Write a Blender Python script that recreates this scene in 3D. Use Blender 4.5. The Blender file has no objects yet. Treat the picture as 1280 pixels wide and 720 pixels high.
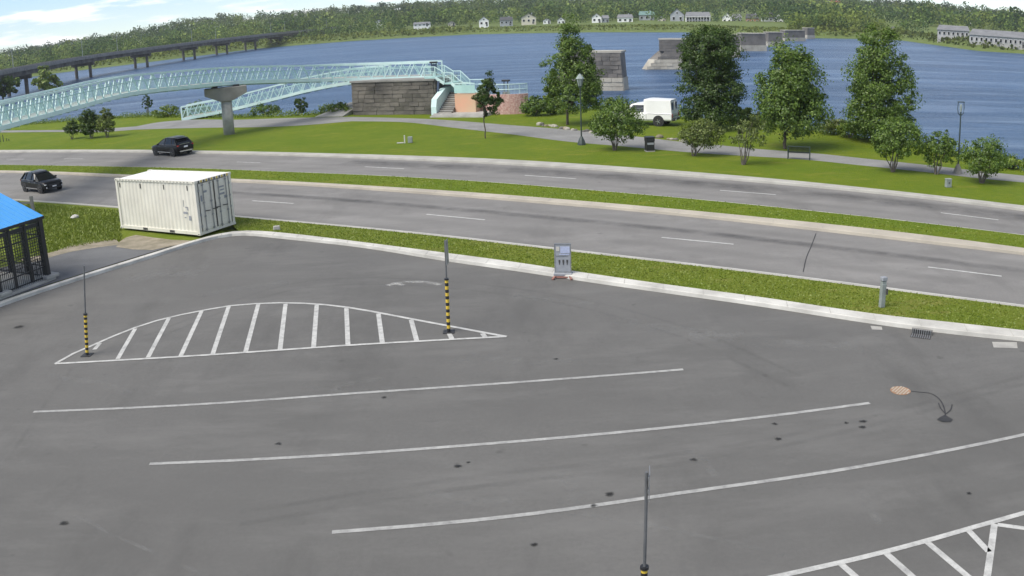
import bpy, math, random
import numpy as np
from mathutils import Vector, Matrix

random.seed(7)
rng = np.random.default_rng(11)
scene = bpy.context.scene
COL = scene.collection

# ------------------------------------------------------------------ camera
F_PX, PITCH, ROLL, CAM_H = 1158.0, 0.2963, -0.040, 9.45      # lens constant for a 1280 px wide frame
cp, sp = math.cos(PITCH), math.sin(PITCH)
FW = np.array([0, cp, -sp]); UP0 = np.array([0, sp, cp]); RT0 = np.array([1.0, 0, 0])
RT = math.cos(ROLL) * RT0 + math.sin(ROLL) * UP0
UP = -math.sin(ROLL) * RT0 + math.cos(ROLL) * UP0
cam_d = bpy.data.cameras.new("camera")
cam = bpy.data.objects.new("camera", cam_d)
COL.objects.link(cam)
m = Matrix.Identity(4)
for i in range(3):
    m[i][0] = RT[i]; m[i][1] = UP[i]; m[i][2] = -FW[i]
m[2][3] = CAM_H
cam.matrix_world = m
# the photograph comes from a wide security camera lens whose image radius is proportional to the angle
cam_d.type = 'PANO'
cam_d.panorama_type = 'FISHEYE_LENS_POLYNOMIAL'
cam_d.sensor_fit = 'HORIZONTAL'
cam_d.sensor_width = 36.0
cam_d.fisheye_fov = math.radians(120)
f_mm = F_PX * 36.0 / 1280.0
cam_d.fisheye_polynomial_k0 = 0.0
cam_d.fisheye_polynomial_k1 = -1.0 / f_mm
cam_d.fisheye_polynomial_k2 = 0.0
cam_d.fisheye_polynomial_k3 = 0.0
cam_d.fisheye_polynomial_k4 = 0.0
cam_d.clip_start = 0.1
cam_d.clip_end = 20000
scene.camera = cam

# ------------------------------------------------------------------ sky, sun, exposure
SUN_EL, SUN_AZ = math.radians(52), math.radians(238)    # azimuth clockwise from +Y: the sun stands behind the camera to the left
world = bpy.data.worlds.new("World")
scene.world = world
world.use_nodes = True
nt = world.node_tree
for n in list(nt.nodes):
    nt.nodes.remove(n)
w_out = nt.nodes.new('ShaderNodeOutputWorld')
w_bg = nt.nodes.new('ShaderNodeBackground')
w_sky = nt.nodes.new('ShaderNodeTexSky')
w_sky.sky_type = 'NISHITA'
w_sky.sun_disc = False
w_sky.sun_elevation = SUN_EL
w_sky.sun_rotation = SUN_AZ
w_sky.altitude = 20
w_sky.air_density = 0.7
w_sky.dust_density = 0.0
w_sky.ozone_density = 3.0
w_bg.inputs['Strength'].default_value = 0.070
tc = nt.nodes.new('ShaderNodeTexCoord')
sep = nt.nodes.new('ShaderNodeSeparateXYZ')
nt.links.new(tc.outputs['Generated'], sep.inputs[0])
zc = nt.nodes.new('ShaderNodeMath'); zc.operation = 'MAXIMUM'; zc.inputs[1].default_value = 0.0
nt.links.new(sep.outputs['Z'], zc.inputs[0])
za = nt.nodes.new('ShaderNodeMath'); za.operation = 'ADD'; za.inputs[1].default_value = 0.10
nt.links.new(zc.outputs[0], za.inputs[0])
cmb = nt.nodes.new('ShaderNodeCombineXYZ')
for ax in ('X', 'Y'):
    dv = nt.nodes.new('ShaderNodeMath'); dv.operation = 'DIVIDE'
    nt.links.new(sep.outputs[ax], dv.inputs[0]); nt.links.new(za.outputs[0], dv.inputs[1])
    nt.links.new(dv.outputs[0], cmb.inputs[ax])
cn = nt.nodes.new('ShaderNodeTexNoise')
cn.inputs['Scale'].default_value = 1.3; cn.inputs['Detail'].default_value = 9; cn.inputs['Roughness'].default_value = 0.58
nt.links.new(cmb.outputs[0], cn.inputs['Vector'])
cr = nt.nodes.new('ShaderNodeValToRGB')
cr.color_ramp.elements[0].position = 0.49; cr.color_ramp.elements[0].color = (0, 0, 0, 1)
cr.color_ramp.elements[1].position = 0.61; cr.color_ramp.elements[1].color = (1, 1, 1, 1)
nt.links.new(cn.outputs['Fac'], cr.inputs['Fac'])
cmx = nt.nodes.new('ShaderNodeMix'); cmx.data_type = 'RGBA'
cmx.inputs['B'].default_value = (8.6, 8.6, 8.5, 1)       # cloud radiance in the units of the sky texture
nt.links.new(cr.outputs['Color'], cmx.inputs['Factor'])
nt.links.new(w_sky.outputs['Color'], cmx.inputs['A'])
nt.links.new(cmx.outputs['Result'], w_bg.inputs['Color'])
nt.links.new(w_bg.outputs[0], w_out.inputs['Surface'])

sun_d = bpy.data.lights.new("sun", 'SUN')
sun_d.energy = 2.0
sun_d.angle = math.radians(40)
sun_d.color = (1.0, 0.93, 0.82)
sun = bpy.data.objects.new("sun", sun_d)
COL.objects.link(sun)
sd = Vector((math.sin(SUN_AZ) * math.cos(SUN_EL), math.cos(SUN_AZ) * math.cos(SUN_EL), math.sin(SUN_EL)))
sun.rotation_euler = sd.to_track_quat('Z', 'Y').to_euler()
sun.location = (-40, -30, 80)

scene.view_settings.view_transform = 'Standard'
scene.view_settings.look = 'None'
scene.view_settings.exposure = 1.22
scene.view_settings.gamma = 1.0
scene.view_settings.use_curve_mapping = False
scene.cycles.max_bounces = 6
scene.cycles.use_denoising = True

# ------------------------------------------------------------------ survey helpers: where a sight line meets a level surface
def ray(px, py):
    dx, dy = px - 640.0, py - 360.0
    r = math.hypot(dx, dy)
    th = r / F_PX
    if r < 1e-6:
        return FW.copy()
    return math.sin(th) * (dx / r * RT - dy / r * UP) + math.cos(th) * FW

def G(px, py, z=0.0):
    d = ray(px, py)
    t = (z - CAM_H) / d[2]
    return Vector((d[0] * t, d[1] * t, z))

def at_dist(px, py, D):
    d = ray(px, py)
    t = D / math.hypot(d[0], d[1])
    return Vector((d[0] * t, d[1] * t, CAM_H + d[2] * t))

def proj(P):
    d = np.array([P[0], P[1], P[2] - CAM_H])
    z, x, y = d @ FW, d @ RT, -(d @ UP)
    rho = math.hypot(x, y)
    R = F_PX * math.atan2(rho, z)
    return 640 + x / rho * R, 360 + y / rho * R

def zat(P, py):
    lo, hi = -10.0, 300.0
    for _ in range(50):
        mid = (lo + hi) / 2
        if proj((P[0], P[1], mid))[1] > py:
            lo = mid
        else:
            hi = mid
    return mid

def catmull(pts, step):
    """cubic through uneven points (chord-length tangents, no overshoot)"""
    pts = [Vector(p) for p in pts]
    n = len(pts)
    d = [max(1e-6, (pts[i + 1] - pts[i]).length) for i in range(n - 1)]
    s = [(pts[i + 1] - pts[i]) / d[i] for i in range(n - 1)]
    tan = []
    for i in range(n):
        if i == 0: tan.append(s[0])
        elif i == n - 1: tan.append(s[-1])
        else: tan.append((s[i - 1] * d[i] + s[i] * d[i - 1]) / (d[i - 1] + d[i]))
    out = []
    for i in range(n - 1):
        k = max(1, int(d[i] / step))
        for j in range(k):
            u = j / k; u2, u3 = u * u, u ** 3
            out.append(pts[i] * (2 * u3 - 3 * u2 + 1) + tan[i] * d[i] * (u3 - 2 * u2 + u) + pts[i + 1] * (3 * u2 - 2 * u3) + tan[i + 1] * d[i] * (u3 - u2))
    out.append(pts[-1])
    return out

def resample(pts, n):
    L = [0]
    for a, b in zip(pts, pts[1:]):
        L.append(L[-1] + (b - a).length)
    out = []
    j = 0
    for i in range(n):
        s = L[-1] * i / (n - 1)
        while j < len(pts) - 2 and L[j + 1] < s:
            j += 1
        t = (s - L[j]) / max(1e-9, L[j + 1] - L[j])
        out.append(pts[j].lerp(pts[j + 1], min(1, max(0, t))))
    return out

def line_px(pxs, z=0.0, ext0=0.0, ext1=0.0, step=0.7, smooth=0):
    c = catmull([G(x, y, z) for x, y in pxs], step)
    if smooth:
        L = sum((q - p).length for p, q in zip(c, c[1:]))
        c = resample(c, max(3, int(L / step)))
        for _ in range(smooth):
            c = [c[0]] + [(c[i - 1] + c[i] * 2 + c[i + 1]) / 4 for i in range(1, len(c) - 1)] + [c[-1]]
    k = min(4, len(c) - 1)
    if ext0:
        d = (c[0] - c[k]).normalized()
        c = [c[0] + d * (ext0 * i / 20) for i in range(20, 0, -1)] + c
    if ext1:
        d = (c[-1] - c[-1 - k]).normalized()
        c = c + [c[-1] + d * (ext1 * i / 20) for i in range(1, 21)]
    return c

# ------------------------------------------------------------------ materials
def new_mat(name):
    mt = bpy.data.materials.new(name)
    mt.use_nodes = True
    t = mt.node_tree
    b = t.nodes['Principled BSDF']
    return mt, t, b

def mix(t, fac, a, b, blend='MIX'):
    n = t.nodes.new('ShaderNodeMix'); n.data_type = 'RGBA'; n.blend_type = blend
    for sock, v in (('Factor', fac), ('A', a), ('B', b)):
        if isinstance(v, (int, float)):
            n.inputs[sock].default_value = v
        elif isinstance(v, tuple):
            n.inputs[sock].default_value = (*v, 1) if len(v) == 3 else v
        else:
            t.links.new(v, n.inputs[sock])
    return n.outputs['Result']

def noise(t, scale, detail=4, rough=0.55, vec=None, stretch=None):
    n = t.nodes.new('ShaderNodeTexNoise')
    n.inputs['Scale'].default_value = scale; n.inputs['Detail'].default_value = detail; n.inputs['Roughness'].default_value = rough
    if vec is None:
        g = t.nodes.new('ShaderNodeNewGeometry'); vec = g.outputs['Position']
    if stretch:
        mp = t.nodes.new('ShaderNodeMapping')
        mp.inputs['Scale'].default_value = stretch[:3]
        if len(stretch) > 3:
            mp.inputs['Rotation'].default_value = (0, 0, stretch[3])
        t.links.new(vec, mp.inputs['Vector']); vec = mp.outputs['Vector']
    t.links.new(vec, n.inputs['Vector'])
    return n.outputs['Fac']

def ramp(t, fac, lo, hi, a=0.0, b=1.0):
    n = t.nodes.new('ShaderNodeMapRange')
    n.inputs['From Min'].default_value = lo; n.inputs['From Max'].default_value = hi
    n.inputs['To Min'].default_value = a; n.inputs['To Max'].default_value = b
    t.links.new(fac, n.inputs['Value'])
    return n.outputs['Result']

def bump(t, b, h, strength=0.3, dist=0.02):
    n = t.nodes.new('ShaderNodeBump')
    n.inputs['Strength'].default_value = strength; n.inputs['Distance'].default_value = dist
    t.links.new(h, n.inputs['Height']); t.links.new(n.outputs[0], b.inputs['Normal'])

def mat(name, c1, c2=None, scale=3.0, rough=0.7, metal=0.0, bmp=0.0, bscale=40, lo=0.35, hi=0.65, spec=0.5):
    mt, t, b = new_mat(name)
    b.inputs['Roughness'].default_value = rough
    b.inputs['Metallic'].default_value = metal
    b.inputs['Specular IOR Level'].default_value = spec
    c2 = c2 or tuple(v * 0.82 for v in c1)
    f = ramp(t, noise(t, scale, 6, 0.6), lo, hi)
    t.links.new(mix(t, f, c1, c2), b.inputs['Base Color'])
    if bmp:
        bump(t, b, noise(t, bscale, 4), bmp, 0.02)
    return mt

def leaf_mat(name, c1, c2, c3):
    mt = bpy.data.materials.new(name)
    mt.use_nodes = True
    t = mt.node_tree
    t.nodes.remove(t.nodes['Principled BSDF'])
    out = t.nodes['Material Output']
    g = t.nodes.new('ShaderNodeNewGeometry')
    r = t.nodes.new('ShaderNodeValToRGB')
    r.color_ramp.elements[0].color = (*c1, 1); r.color_ramp.elements[1].color = (*c3, 1)
    e = r.color_ramp.elements.new(0.55); e.color = (*c2, 1)
    t.links.new(g.outputs['Random Per Island'], r.inputs['Fac'])
    d = t.nodes.new('ShaderNodeBsdfDiffuse'); tr = t.nodes.new('ShaderNodeBsdfTranslucent')
    gl = t.nodes.new('ShaderNodeBsdfGlossy'); gl.inputs['Roughness'].default_value = 0.5
    t.links.new(r.outputs['Color'], d.inputs['Color']); t.links.new(r.outputs['Color'], tr.inputs['Color'])
    ms = t.nodes.new('ShaderNodeMixShader'); ms.inputs[0].default_value = 0.28
    t.links.new(d.outputs[0], ms.inputs[1]); t.links.new(tr.outputs[0], ms.inputs[2])
    ms2 = t.nodes.new('ShaderNodeMixShader'); ms2.inputs[0].default_value = 0.04
    t.links.new(ms.outputs[0], ms2.inputs[1]); t.links.new(gl.outputs[0], ms2.inputs[2])
    t.links.new(ms2.outputs[0], out.inputs['Surface'])
    return mt

def asphalt(name, base, seed, track=False, blotch=0.25):
    mt, t, b = new_mat(name)
    b.inputs['Roughness'].default_value = 0.85
    b.inputs['Specular IOR Level'].default_value = 0.3
    big = ramp(t, noise(t, 0.09 + seed * 0.01, 5, 0.6), 0.3, 0.7)
    mid = ramp(t, noise(t, 0.55, 6, 0.65, stretch=(1.0, 2.2, 1, 0.15)), 0.35, 0.7)
    fine = ramp(t, noise(t, 9.0, 5, 0.7), 0.3, 0.7)
    grit = ramp(t, noise(t, 60.0, 3, 0.8), 0.3, 0.7)
    c = mix(t, big, tuple(v * (1 - blotch) for v in base), tuple(v * (1 + blotch * 0.7) for v in base))
    c = mix(t, ramp(t, mid, 0, 1, 0, 0.35), c, tuple(v * 1.35 for v in base))
    c = mix(t, ramp(t, fine, 0, 1, 0, 0.6), c, tuple(v * 0.68 for v in base))
    c = mix(t, ramp(t, grit, 0, 1, 0, 0.6), c, tuple(v * 1.45 for v in base))
    smear = ramp(t, noise(t, 0.28, 8, 0.72, stretch=(0.5, 1.6, 1, -0.35)), 0.48, 0.68, 0, 0.75)
    c = mix(t, smear, c, tuple(v * 1.42 for v in base))
    dk_ = ramp(t, noise(t, 0.17, 7, 0.7, stretch=(1.5, 0.6, 1, 0.5)), 0.52, 0.72, 0, 0.65)
    c = mix(t, dk_, c, tuple(v * 0.68 for v in base))
    spots = ramp(t, noise(t, 1.7, 2, 0.5), 0.70, 0.78, 0, 0.45)
    c = mix(t, spots, c, tuple(v * 0.55 for v in base))
    if track:
        uv = t.nodes.new('ShaderNodeTexCoord')
        s = t.nodes.new('ShaderNodeSeparateXYZ'); t.links.new(uv.outputs['UV'], s.inputs[0])
        mm = t.nodes.new('ShaderNodeMath'); mm.operation = 'SINE'
        sc = t.nodes.new('ShaderNodeMath'); sc.operation = 'MULTIPLY'; sc.inputs[1].default_value = 25.1
        t.links.new(s.outputs['Y'], sc.inputs[0]); t.links.new(sc.outputs[0], mm.inputs[0])
        tr = ramp(t, mm.outputs[0], -0.4, 1, 0, 1)
        wob = ramp(t, noise(t, 0.25, 4), 0.35, 0.7, 0.05, 0.5)
        k = t.nodes.new('ShaderNodeMath'); k.operation = 'MULTIPLY'
        t.links.new(tr, k.inputs[0]); t.links.new(wob, k.inputs[1])
        c = mix(t, k.outputs[0], c, tuple(v * 0.72 for v in base))
    t.links.new(c, b.inputs['Base Color'])
    bump(t, b, noise(t, 45, 4, 0.8), 0.35, 0.012)
    return mt

def grass_mat(name, a, b_, c_):
    mt, t, b = new_mat(name)
    b.inputs['Roughness'].default_value = 0.9
    b.inputs['Specular IOR Level'].default_value = 0.15
    f1 = ramp(t, noise(t, 0.22, 6, 0.65), 0.35, 0.68)
    f2 = ramp(t, noise(t, 2.2, 6, 0.7), 0.35, 0.7)
    f3 = ramp(t, noise(t, 14, 5, 0.8), 0.3, 0.7)
    c = mix(t, f1, a, b_)
    c = mix(t, ramp(t, f2, 0, 1, 0, 0.6), c, c_)
    c = mix(t, ramp(t, f3, 0, 1, 0, 0.5), c, tuple(v * 0.55 for v in a))
    dry = ramp(t, noise(t, 0.35, 8, 0.7, stretch=(0.6, 1.5, 1, -0.3)), 0.55, 0.75, 0, 0.6)
    c = mix(t, dry, c, (b_[0] * 1.35, b_[1] * 1.02, b_[2] * 2.2))
    t.links.new(c, b.inputs['Base Color'])
    bump(t, b, noise(t, 10, 6, 0.8), 0.8, 0.08)
    return mt

def paint_mat(name, col, wear):
    mt, t, b = new_mat(name)
    b.inputs['Roughness'].default_value = 0.75
    f = ramp(t, noise(t, 3.0, 8, 0.75), 0.62 - wear, 0.95 - wear, 0, 0.75)
    g = ramp(t, noise(t, 25, 5, 0.8), 0.5, 0.8, 0, 0.4)
    c = mix(t, f, col, (0.13, 0.13, 0.128))
    c = mix(t, g, c, tuple(v * 0.6 for v in col))
    t.links.new(c, b.inputs['Base Color'])
    return mt

def faded_mat(name, col, lo, hi, amount, scale=1.4):
    """worn marks: a thin film that lets the asphalt below show through"""
    mt, t, b = new_mat(name)
    b.inputs['Roughness'].default_value = 0.85
    b.inputs['Base Color'].default_value = (*col, 1)
    a = ramp(t, noise(t, scale, 7, 0.75), lo, hi, 0, amount)
    uv = t.nodes.new('ShaderNodeTexCoord')
    s = t.nodes.new('ShaderNodeSeparateXYZ'); t.links.new(uv.outputs['UV'], s.inputs[0])
    e = t.nodes.new('ShaderNodeMath'); e.operation = 'SUBTRACT'; e.inputs[1].default_value = 0.5
    t.links.new(s.outputs['Y'], e.inputs[0])
    ab = t.nodes.new('ShaderNodeMath'); ab.operation = 'ABSOLUTE'; t.links.new(e.outputs[0], ab.inputs[0])
    edge = ramp(t, ab.outputs[0], 0.15, 0.5, 1, 0)
    k = t.nodes.new('ShaderNodeMath'); k.operation = 'MULTIPLY'
    t.links.new(a, k.inputs[0]); t.links.new(edge, k.inputs[1])
    t.links.new(k.outputs[0], b.inputs['Alpha'])
    return mt

M = {}
M['lot'] = asphalt('lot_asphalt', (0.112, 0.110, 0.105), 1, blotch=0.36)
M['road'] = asphalt('road_asphalt', (0.176, 0.171, 0.164), 3, track=True, blotch=0.08)
M['apron'] = asphalt('apron_asphalt', (0.115, 0.117, 0.120), 2)
M['path'] = asphalt('path_asphalt', (0.20, 0.20, 0.195), 4, blotch=0.1)
M['kerb'] = mat('kerb_concrete', (0.58, 0.57, 0.53), (0.38, 0.37, 0.34), 0.7, 0.85, bmp=0.2, bscale=30)
M['kerb_sand'] = mat('sandy_kerb_concrete', (0.44, 0.40, 0.33), (0.34, 0.31, 0.26), 0.5, 0.9, bmp=0.2, bscale=30)
M['concrete'] = mat('concrete', (0.42, 0.41, 0.38), (0.30, 0.29, 0.27), 1.5, 0.85, bmp=0.25, bscale=25)
M['concrete_dark'] = mat('weathered_concrete', (0.26, 0.25, 0.235), (0.17, 0.165, 0.155), 0.8, 0.9, bmp=0.25, bscale=12)
M['grass'] = grass_mat('mown_grass', (0.118, 0.176, 0.010), (0.180, 0.218, 0.018), (0.084, 0.148, 0.007))
M['grass_rough'] = grass_mat('rough_grass', (0.140, 0.188, 0.016), (0.210, 0.230, 0.040), (0.098, 0.155, 0.012))
M['bank'] = grass_mat('bank_growth', (0.060, 0.100, 0.022), (0.10, 0.145, 0.035), (0.045, 0.08, 0.018))
M['far_land'] = grass_mat('far_meadow', (0.13, 0.18, 0.05), (0.17, 0.21, 0.07), (0.09, 0.13, 0.035))
M['blade'] = leaf_mat('grass_blades', (0.140, 0.200, 0.018), (0.185, 0.242, 0.026), (0.245, 0.285, 0.055))
M['paint'] = paint_mat('white_road_paint', (0.50, 0.50, 0.48), 0.20)
M['paint_worn'] = paint_mat('worn_white_paint', (0.40, 0.40, 0.385), 0.26)
M['dirt'] = mat('sandy_dirt', (0.30, 0.26, 0.20), (0.18, 0.16, 0.11), 1.5, 0.95, bmp=0.5, bscale=8)
M['scuff'] = faded_mat('pale_scuff', (0.27, 0.27, 0.26), 0.42, 0.75, 0.42)
M['scuff_strong'] = faded_mat('old_arrow_paint', (0.50, 0.50, 0.48), 0.35, 0.7, 0.8, 2.2)
M['oil'] = faded_mat('oil_stain', (0.016, 0.016, 0.016), 0.25, 0.5, 0.85, 3.0)
M['tar'] = mat('crack_sealer', (0.022, 0.022, 0.023), (0.034, 0.034, 0.034), 5, 0.7)
M['rust'] = mat('rusty_cover', (0.34, 0.20, 0.12), (0.26, 0.16, 0.10), 4, 0.85)
M['white_steel'] = mat('off_white_paint', (0.72, 0.70, 0.62), (0.64, 0.62, 0.55), 0.7, 0.5)
mt_, t, b = new_mat('weathered_container_paint')
b.inputs['Roughness'].default_value = 0.55
c_ = mix(t, ramp(t, noise(t, 0.9, 6, 0.6), 0.35, 0.65), (0.70, 0.68, 0.60), (0.62, 0.60, 0.53))
c_ = mix(t, ramp(t, noise(t, 3.0, 7, 0.7, stretch=(3, 3, 0.25)), 0.55, 0.72, 0, 0.55), c_, (0.50, 0.46, 0.37))
c_ = mix(t, ramp(t, noise(t, 5.0, 5, 0.8, stretch=(2, 2, 0.6)), 0.68, 0.76, 0, 0.75), c_, (0.26, 0.15, 0.08))
t.links.new(c_, b.inputs['Base Color'])
M['white_steel'] = mt_
M['white_roof'] = mat('white_roof_paint', (0.80, 0.80, 0.77), (0.74, 0.74, 0.72), 0.6, 0.5)
M['black'] = mat('black_steel', (0.014, 0.015, 0.017), (0.02, 0.02, 0.022), 4, 0.45)
M['rubber'] = mat('black_rubber', (0.015, 0.015, 0.015), (0.025, 0.025, 0.025), 8, 0.8)
M['dark_gasket'] = mat('dark_gasket', (0.04, 0.04, 0.04), (0.07, 0.065, 0.06), 8, 0.7)
M['yellow'] = mat('hazard_yellow', (0.70, 0.50, 0.05), (0.58, 0.40, 0.05), 8, 0.55)
M['steel'] = mat('galvanised_steel', (0.34, 0.35, 0.36), (0.24, 0.25, 0.26), 4, 0.45, 0.6)
M['pole_steel'] = mat('dull_pole_steel', (0.16, 0.165, 0.17), (0.11, 0.115, 0.12), 4, 0.55, 0.3)
M['grey_paint'] = mat('grey_green_paint', (0.27, 0.30, 0.29), (0.21, 0.235, 0.225), 3, 0.6)
M['blue_roof'] = mat('blue_sheet', (0.075, 0.32, 0.68), (0.068, 0.30, 0.64), 0.6, 0.5)
M['mint'] = mat('mint_green_paint', (0.42, 0.63, 0.60), (0.34, 0.53, 0.51), 0.8, 0.5)
M['mint_pale'] = mat('pale_mint_paint', (0.60, 0.76, 0.74), (0.50, 0.67, 0.65), 0.8, 0.5)
M['stone'] = mat('dark_river_stone', (0.170, 0.155, 0.132), (0.058, 0.054, 0.050), 0.35, 0.9, bmp=0.6, bscale=4)
M['stone_light'] = mat('pale_river_stone', (0.43, 0.41, 0.35), (0.30, 0.28, 0.24), 0.5, 0.9, bmp=0.6, bscale=3)
M['stone_grey'] = mat('grey_river_stone', (0.18, 0.168, 0.155), (0.11, 0.104, 0.098), 0.5, 0.9, bmp=0.6, bscale=3)
M['mural'] = mat('peach_mural_paint', (0.66, 0.36, 0.24), (0.55, 0.40, 0.26), 0.5, 0.8)
M['pink_wall'] = mat('pinkish_red_mosaic', (0.42, 0.22, 0.20), (0.58, 0.42, 0.36), 7.0, 0.85, lo=0.40, hi=0.62)
M['bark'] = mat('bark', (0.060, 0.048, 0.036), (0.10, 0.085, 0.07), 6, 0.95, bmp=0.5, bscale=20)
M['bark_pale'] = mat('pale_stem_bark', (0.16, 0.14, 0.12), (0.10, 0.085, 0.07), 6, 0.95)
M['leaf_dark'] = leaf_mat('dark_foliage', (0.026, 0.055, 0.008), (0.046, 0.092, 0.011), (0.087, 0.145, 0.018))
M['leaf_mid'] = leaf_mat('mid_foliage', (0.053, 0.100, 0.012), (0.092, 0.162, 0.019), (0.168, 0.251, 0.030))
M['leaf_grey'] = leaf_mat('greyish_foliage', (0.068, 0.098, 0.021), (0.113, 0.152, 0.031), (0.192, 0.233, 0.051))
M['leaf_bright'] = leaf_mat('bright_foliage', (0.083, 0.141, 0.015), (0.143, 0.214, 0.023), (0.241, 0.300, 0.039))
M['car_black'] = mat('black_car_paint', (0.005, 0.0055, 0.006), (0.007, 0.0075, 0.008), 2, 0.30, spec=0.28)
M['car_plastic'] = mat('black_plastic', (0.02, 0.02, 0.021), (0.028, 0.028, 0.03), 5, 0.6)
M['car_white'] = mat('white_car_paint', (0.78, 0.78, 0.76), (0.72, 0.72, 0.70), 1, 0.3)
M['glass'] = mat('dark_tinted_glass', (0.008, 0.010, 0.012), (0.012, 0.014, 0.016), 2, 0.10, spec=0.45)
M['chrome'] = mat('bright_trim', (0.55, 0.56, 0.57), (0.5, 0.5, 0.5), 3, 0.25, 0.8)
M['rim'] = mat('dark_alloy', (0.16, 0.16, 0.165), (0.12, 0.12, 0.12), 5, 0.4, 0.6)
M['red_lens'] = mat('red_lens', (0.35, 0.02, 0.015), (0.3, 0.02, 0.015), 4, 0.25)
M['lamp_lens'] = mat('clear_lens', (0.6, 0.62, 0.64), (0.5, 0.52, 0.54), 6, 0.15)
M['plate'] = mat('white_plate', (0.75, 0.75, 0.75), (0.7, 0.7, 0.7), 6, 0.5)
M['sign_grey'] = mat('pale_grey_panel', (0.30, 0.315, 0.34), (0.24, 0.255, 0.28), 6, 0.6)
M['sign_blue'] = mat('pale_blue_print', (0.42, 0.47, 0.62), (0.34, 0.38, 0.52), 14, 0.6)
M['sign_dark'] = mat('dark_blue_panel', (0.06, 0.09, 0.16), (0.05, 0.07, 0.12), 3, 0.6)
M['brick_red'] = mat('reddish_feet', (0.30, 0.14, 0.11), (0.24, 0.12, 0.10), 6, 0.8)
M['lamp_green'] = mat('dark_green_paint', (0.045, 0.065, 0.06), (0.03, 0.045, 0.042), 4, 0.5)
M['lantern'] = mat('frosted_lantern', (0.30, 0.34, 0.33), (0.24, 0.28, 0.27), 4, 0.3)
M['wood'] = mat('brown_slats', (0.10, 0.075, 0.05), (0.07, 0.05, 0.035), 5, 0.7)

# ------------------------------------------------------------------ mesh builder
class MB:
    def __init__(s):
        s.v = []; s.f = []
    def add(s, vs, fs):
        b = len(s.v)
        s.v.extend([tuple(x) for x in vs])
        s.f.extend([tuple(i + b for i in f) for f in fs])
    def box(s, c, size, rz=0.0, taper=1.0):
        cx, cy, cz = c; hx, hy, hz = size[0] / 2, size[1] / 2, size[2] / 2
        co, si = math.cos(rz), math.sin(rz)
        vs = []
        for z, k in ((-hz, 1.0), (hz, taper)):
            for x, y in ((-hx, -hy), (hx, -hy), (hx, hy), (-hx, hy)):
                x *= k; y *= k
                vs.append((cx + x * co - y * si, cy + x * si + y * co, cz + z))
        s.add(vs, [(3, 2, 1, 0), (4, 5, 6, 7), (0, 1, 5, 4), (1, 2, 6, 5), (2, 3, 7, 6), (3, 0, 4, 7)])
        return s
    def beam(s, p0, p1, w, h=None):
        h = h or w
        p0, p1 = Vector(p0), Vector(p1)
        d = (p1 - p0).normalized()
        up = Vector((0, 0, 1)) if abs(d.z) < 0.95 else Vector((1, 0, 0))
        r = d.cross(up).normalized() * w / 2
        u = r.cross(d).normalized() * h / 2
        vs = []
        for p in (p0, p1):
            vs += [p - r - u, p + r - u, p + r + u, p - r + u]
        s.add(vs, [(0, 1, 2, 3), (7, 6, 5, 4), (0, 4, 5, 1), (1, 5, 6, 2), (2, 6, 7, 3), (3, 7, 4, 0)])
        return s
    def tube(s, pts, rad, n=8, cap=True):
        pts = [Vector(p) for p in pts]
        if isinstance(rad, (int, float)):
            rad = [rad] * len(pts)
        b = len(s.v)
        for i, p in enumerate(pts):
            d = (pts[min(i + 1, len(pts) - 1)] - pts[max(i - 1, 0)]).normalized()
            a = Vector((0, 0, 1)) if abs(d.z) < 0.9 else Vector((1, 0, 0))
            r = d.cross(a).normalized(); u = r.cross(d)
            for k in range(n):
                t = 2 * math.pi * k / n
                s.v.append(tuple(p + (r * math.cos(t) + u * math.sin(t)) * rad[i]))
        for i in range(len(pts) - 1):
            for k in range(n):
                k2 = (k + 1) % n
                s.f.append((b + i * n + k, b + i * n + k2, b + (i + 1) * n + k2, b + (i + 1) * n + k))
        if cap:
            s.f.append(tuple(b + k for k in range(n))[::-1])
            s.f.append(tuple(b + (len(pts) - 1) * n + k for k in range(n)))
        return s
    def prism(s, poly, z0, z1):
        n = len(poly)
        vs = [(p[0], p[1], z0) for p in poly] + [(p[0], p[1], z1) for p in poly]
        fs = [tuple(range(n))[::-1], tuple(range(n, 2 * n))]
        fs += [(i, (i + 1) % n, n + (i + 1) % n, n + i) for i in range(n)]
        s.add(vs, fs)
        return s
    def loft(s, rings, close=True):
        n = len(rings[0]); b = len(s.v)
        for r in rings:
            s.v.extend([tuple(p) for p in r])
        for i in range(len(rings) - 1):
            for k in range(n):
                k2 = (k + 1) % n
                s.f.append((b + i * n + k, b + i * n + k2, b + (i + 1) * n + k2, b + (i + 1) * n + k))
        if close:
            s.f.append(tuple(b + k for k in range(n))[::-1])
            s.f.append(tuple(b + (len(rings) - 1) * n + k for k in range(n)))
        return s
    def mesh(s, name):
        me = bpy.data.meshes.new(name)
        me.from_pydata(s.v, [], s.f)
        import bmesh
        bm = bmesh.new(); bm.from_mesh(me)
        bmesh.ops.recalc_face_normals(bm, faces=bm.faces)
        bm.to_mesh(me); bm.free()
        me.update()
        return me
    def build(s, name, material, parent=None, off=None, smooth=False, bev=0.0):
        if off is not None:
            s.v = [(x - off[0], y - off[1], z - off[2]) for x, y, z in s.v]
        me = s.mesh(name)
        return link(name, me, material, parent, smooth, bev)

def link(name, me, material, parent=None, smooth=False, bev=0.0):
    o = bpy.data.objects.new(name, me)
    COL.objects.link(o)
    if material is not None and len(me.materials) == 0:
        me.materials.append(M[material] if isinstance(material, str) else material)
    if parent is not None:
        o.parent = parent
    if smooth:
        for p in me.polygons:
            p.use_smooth = True
    if bev:
        b = o.modifiers.new('bevel', 'BEVEL'); b.width = bev; b.segments = 2; b.limit_method = 'ANGLE'
    return o

def tag(o, label, cat=None, group=None, kind=None):
    if label: o['label'] = label
    if cat: o['category'] = cat
    if group: o['group'] = group
    if kind: o['kind'] = kind
    return o

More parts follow.
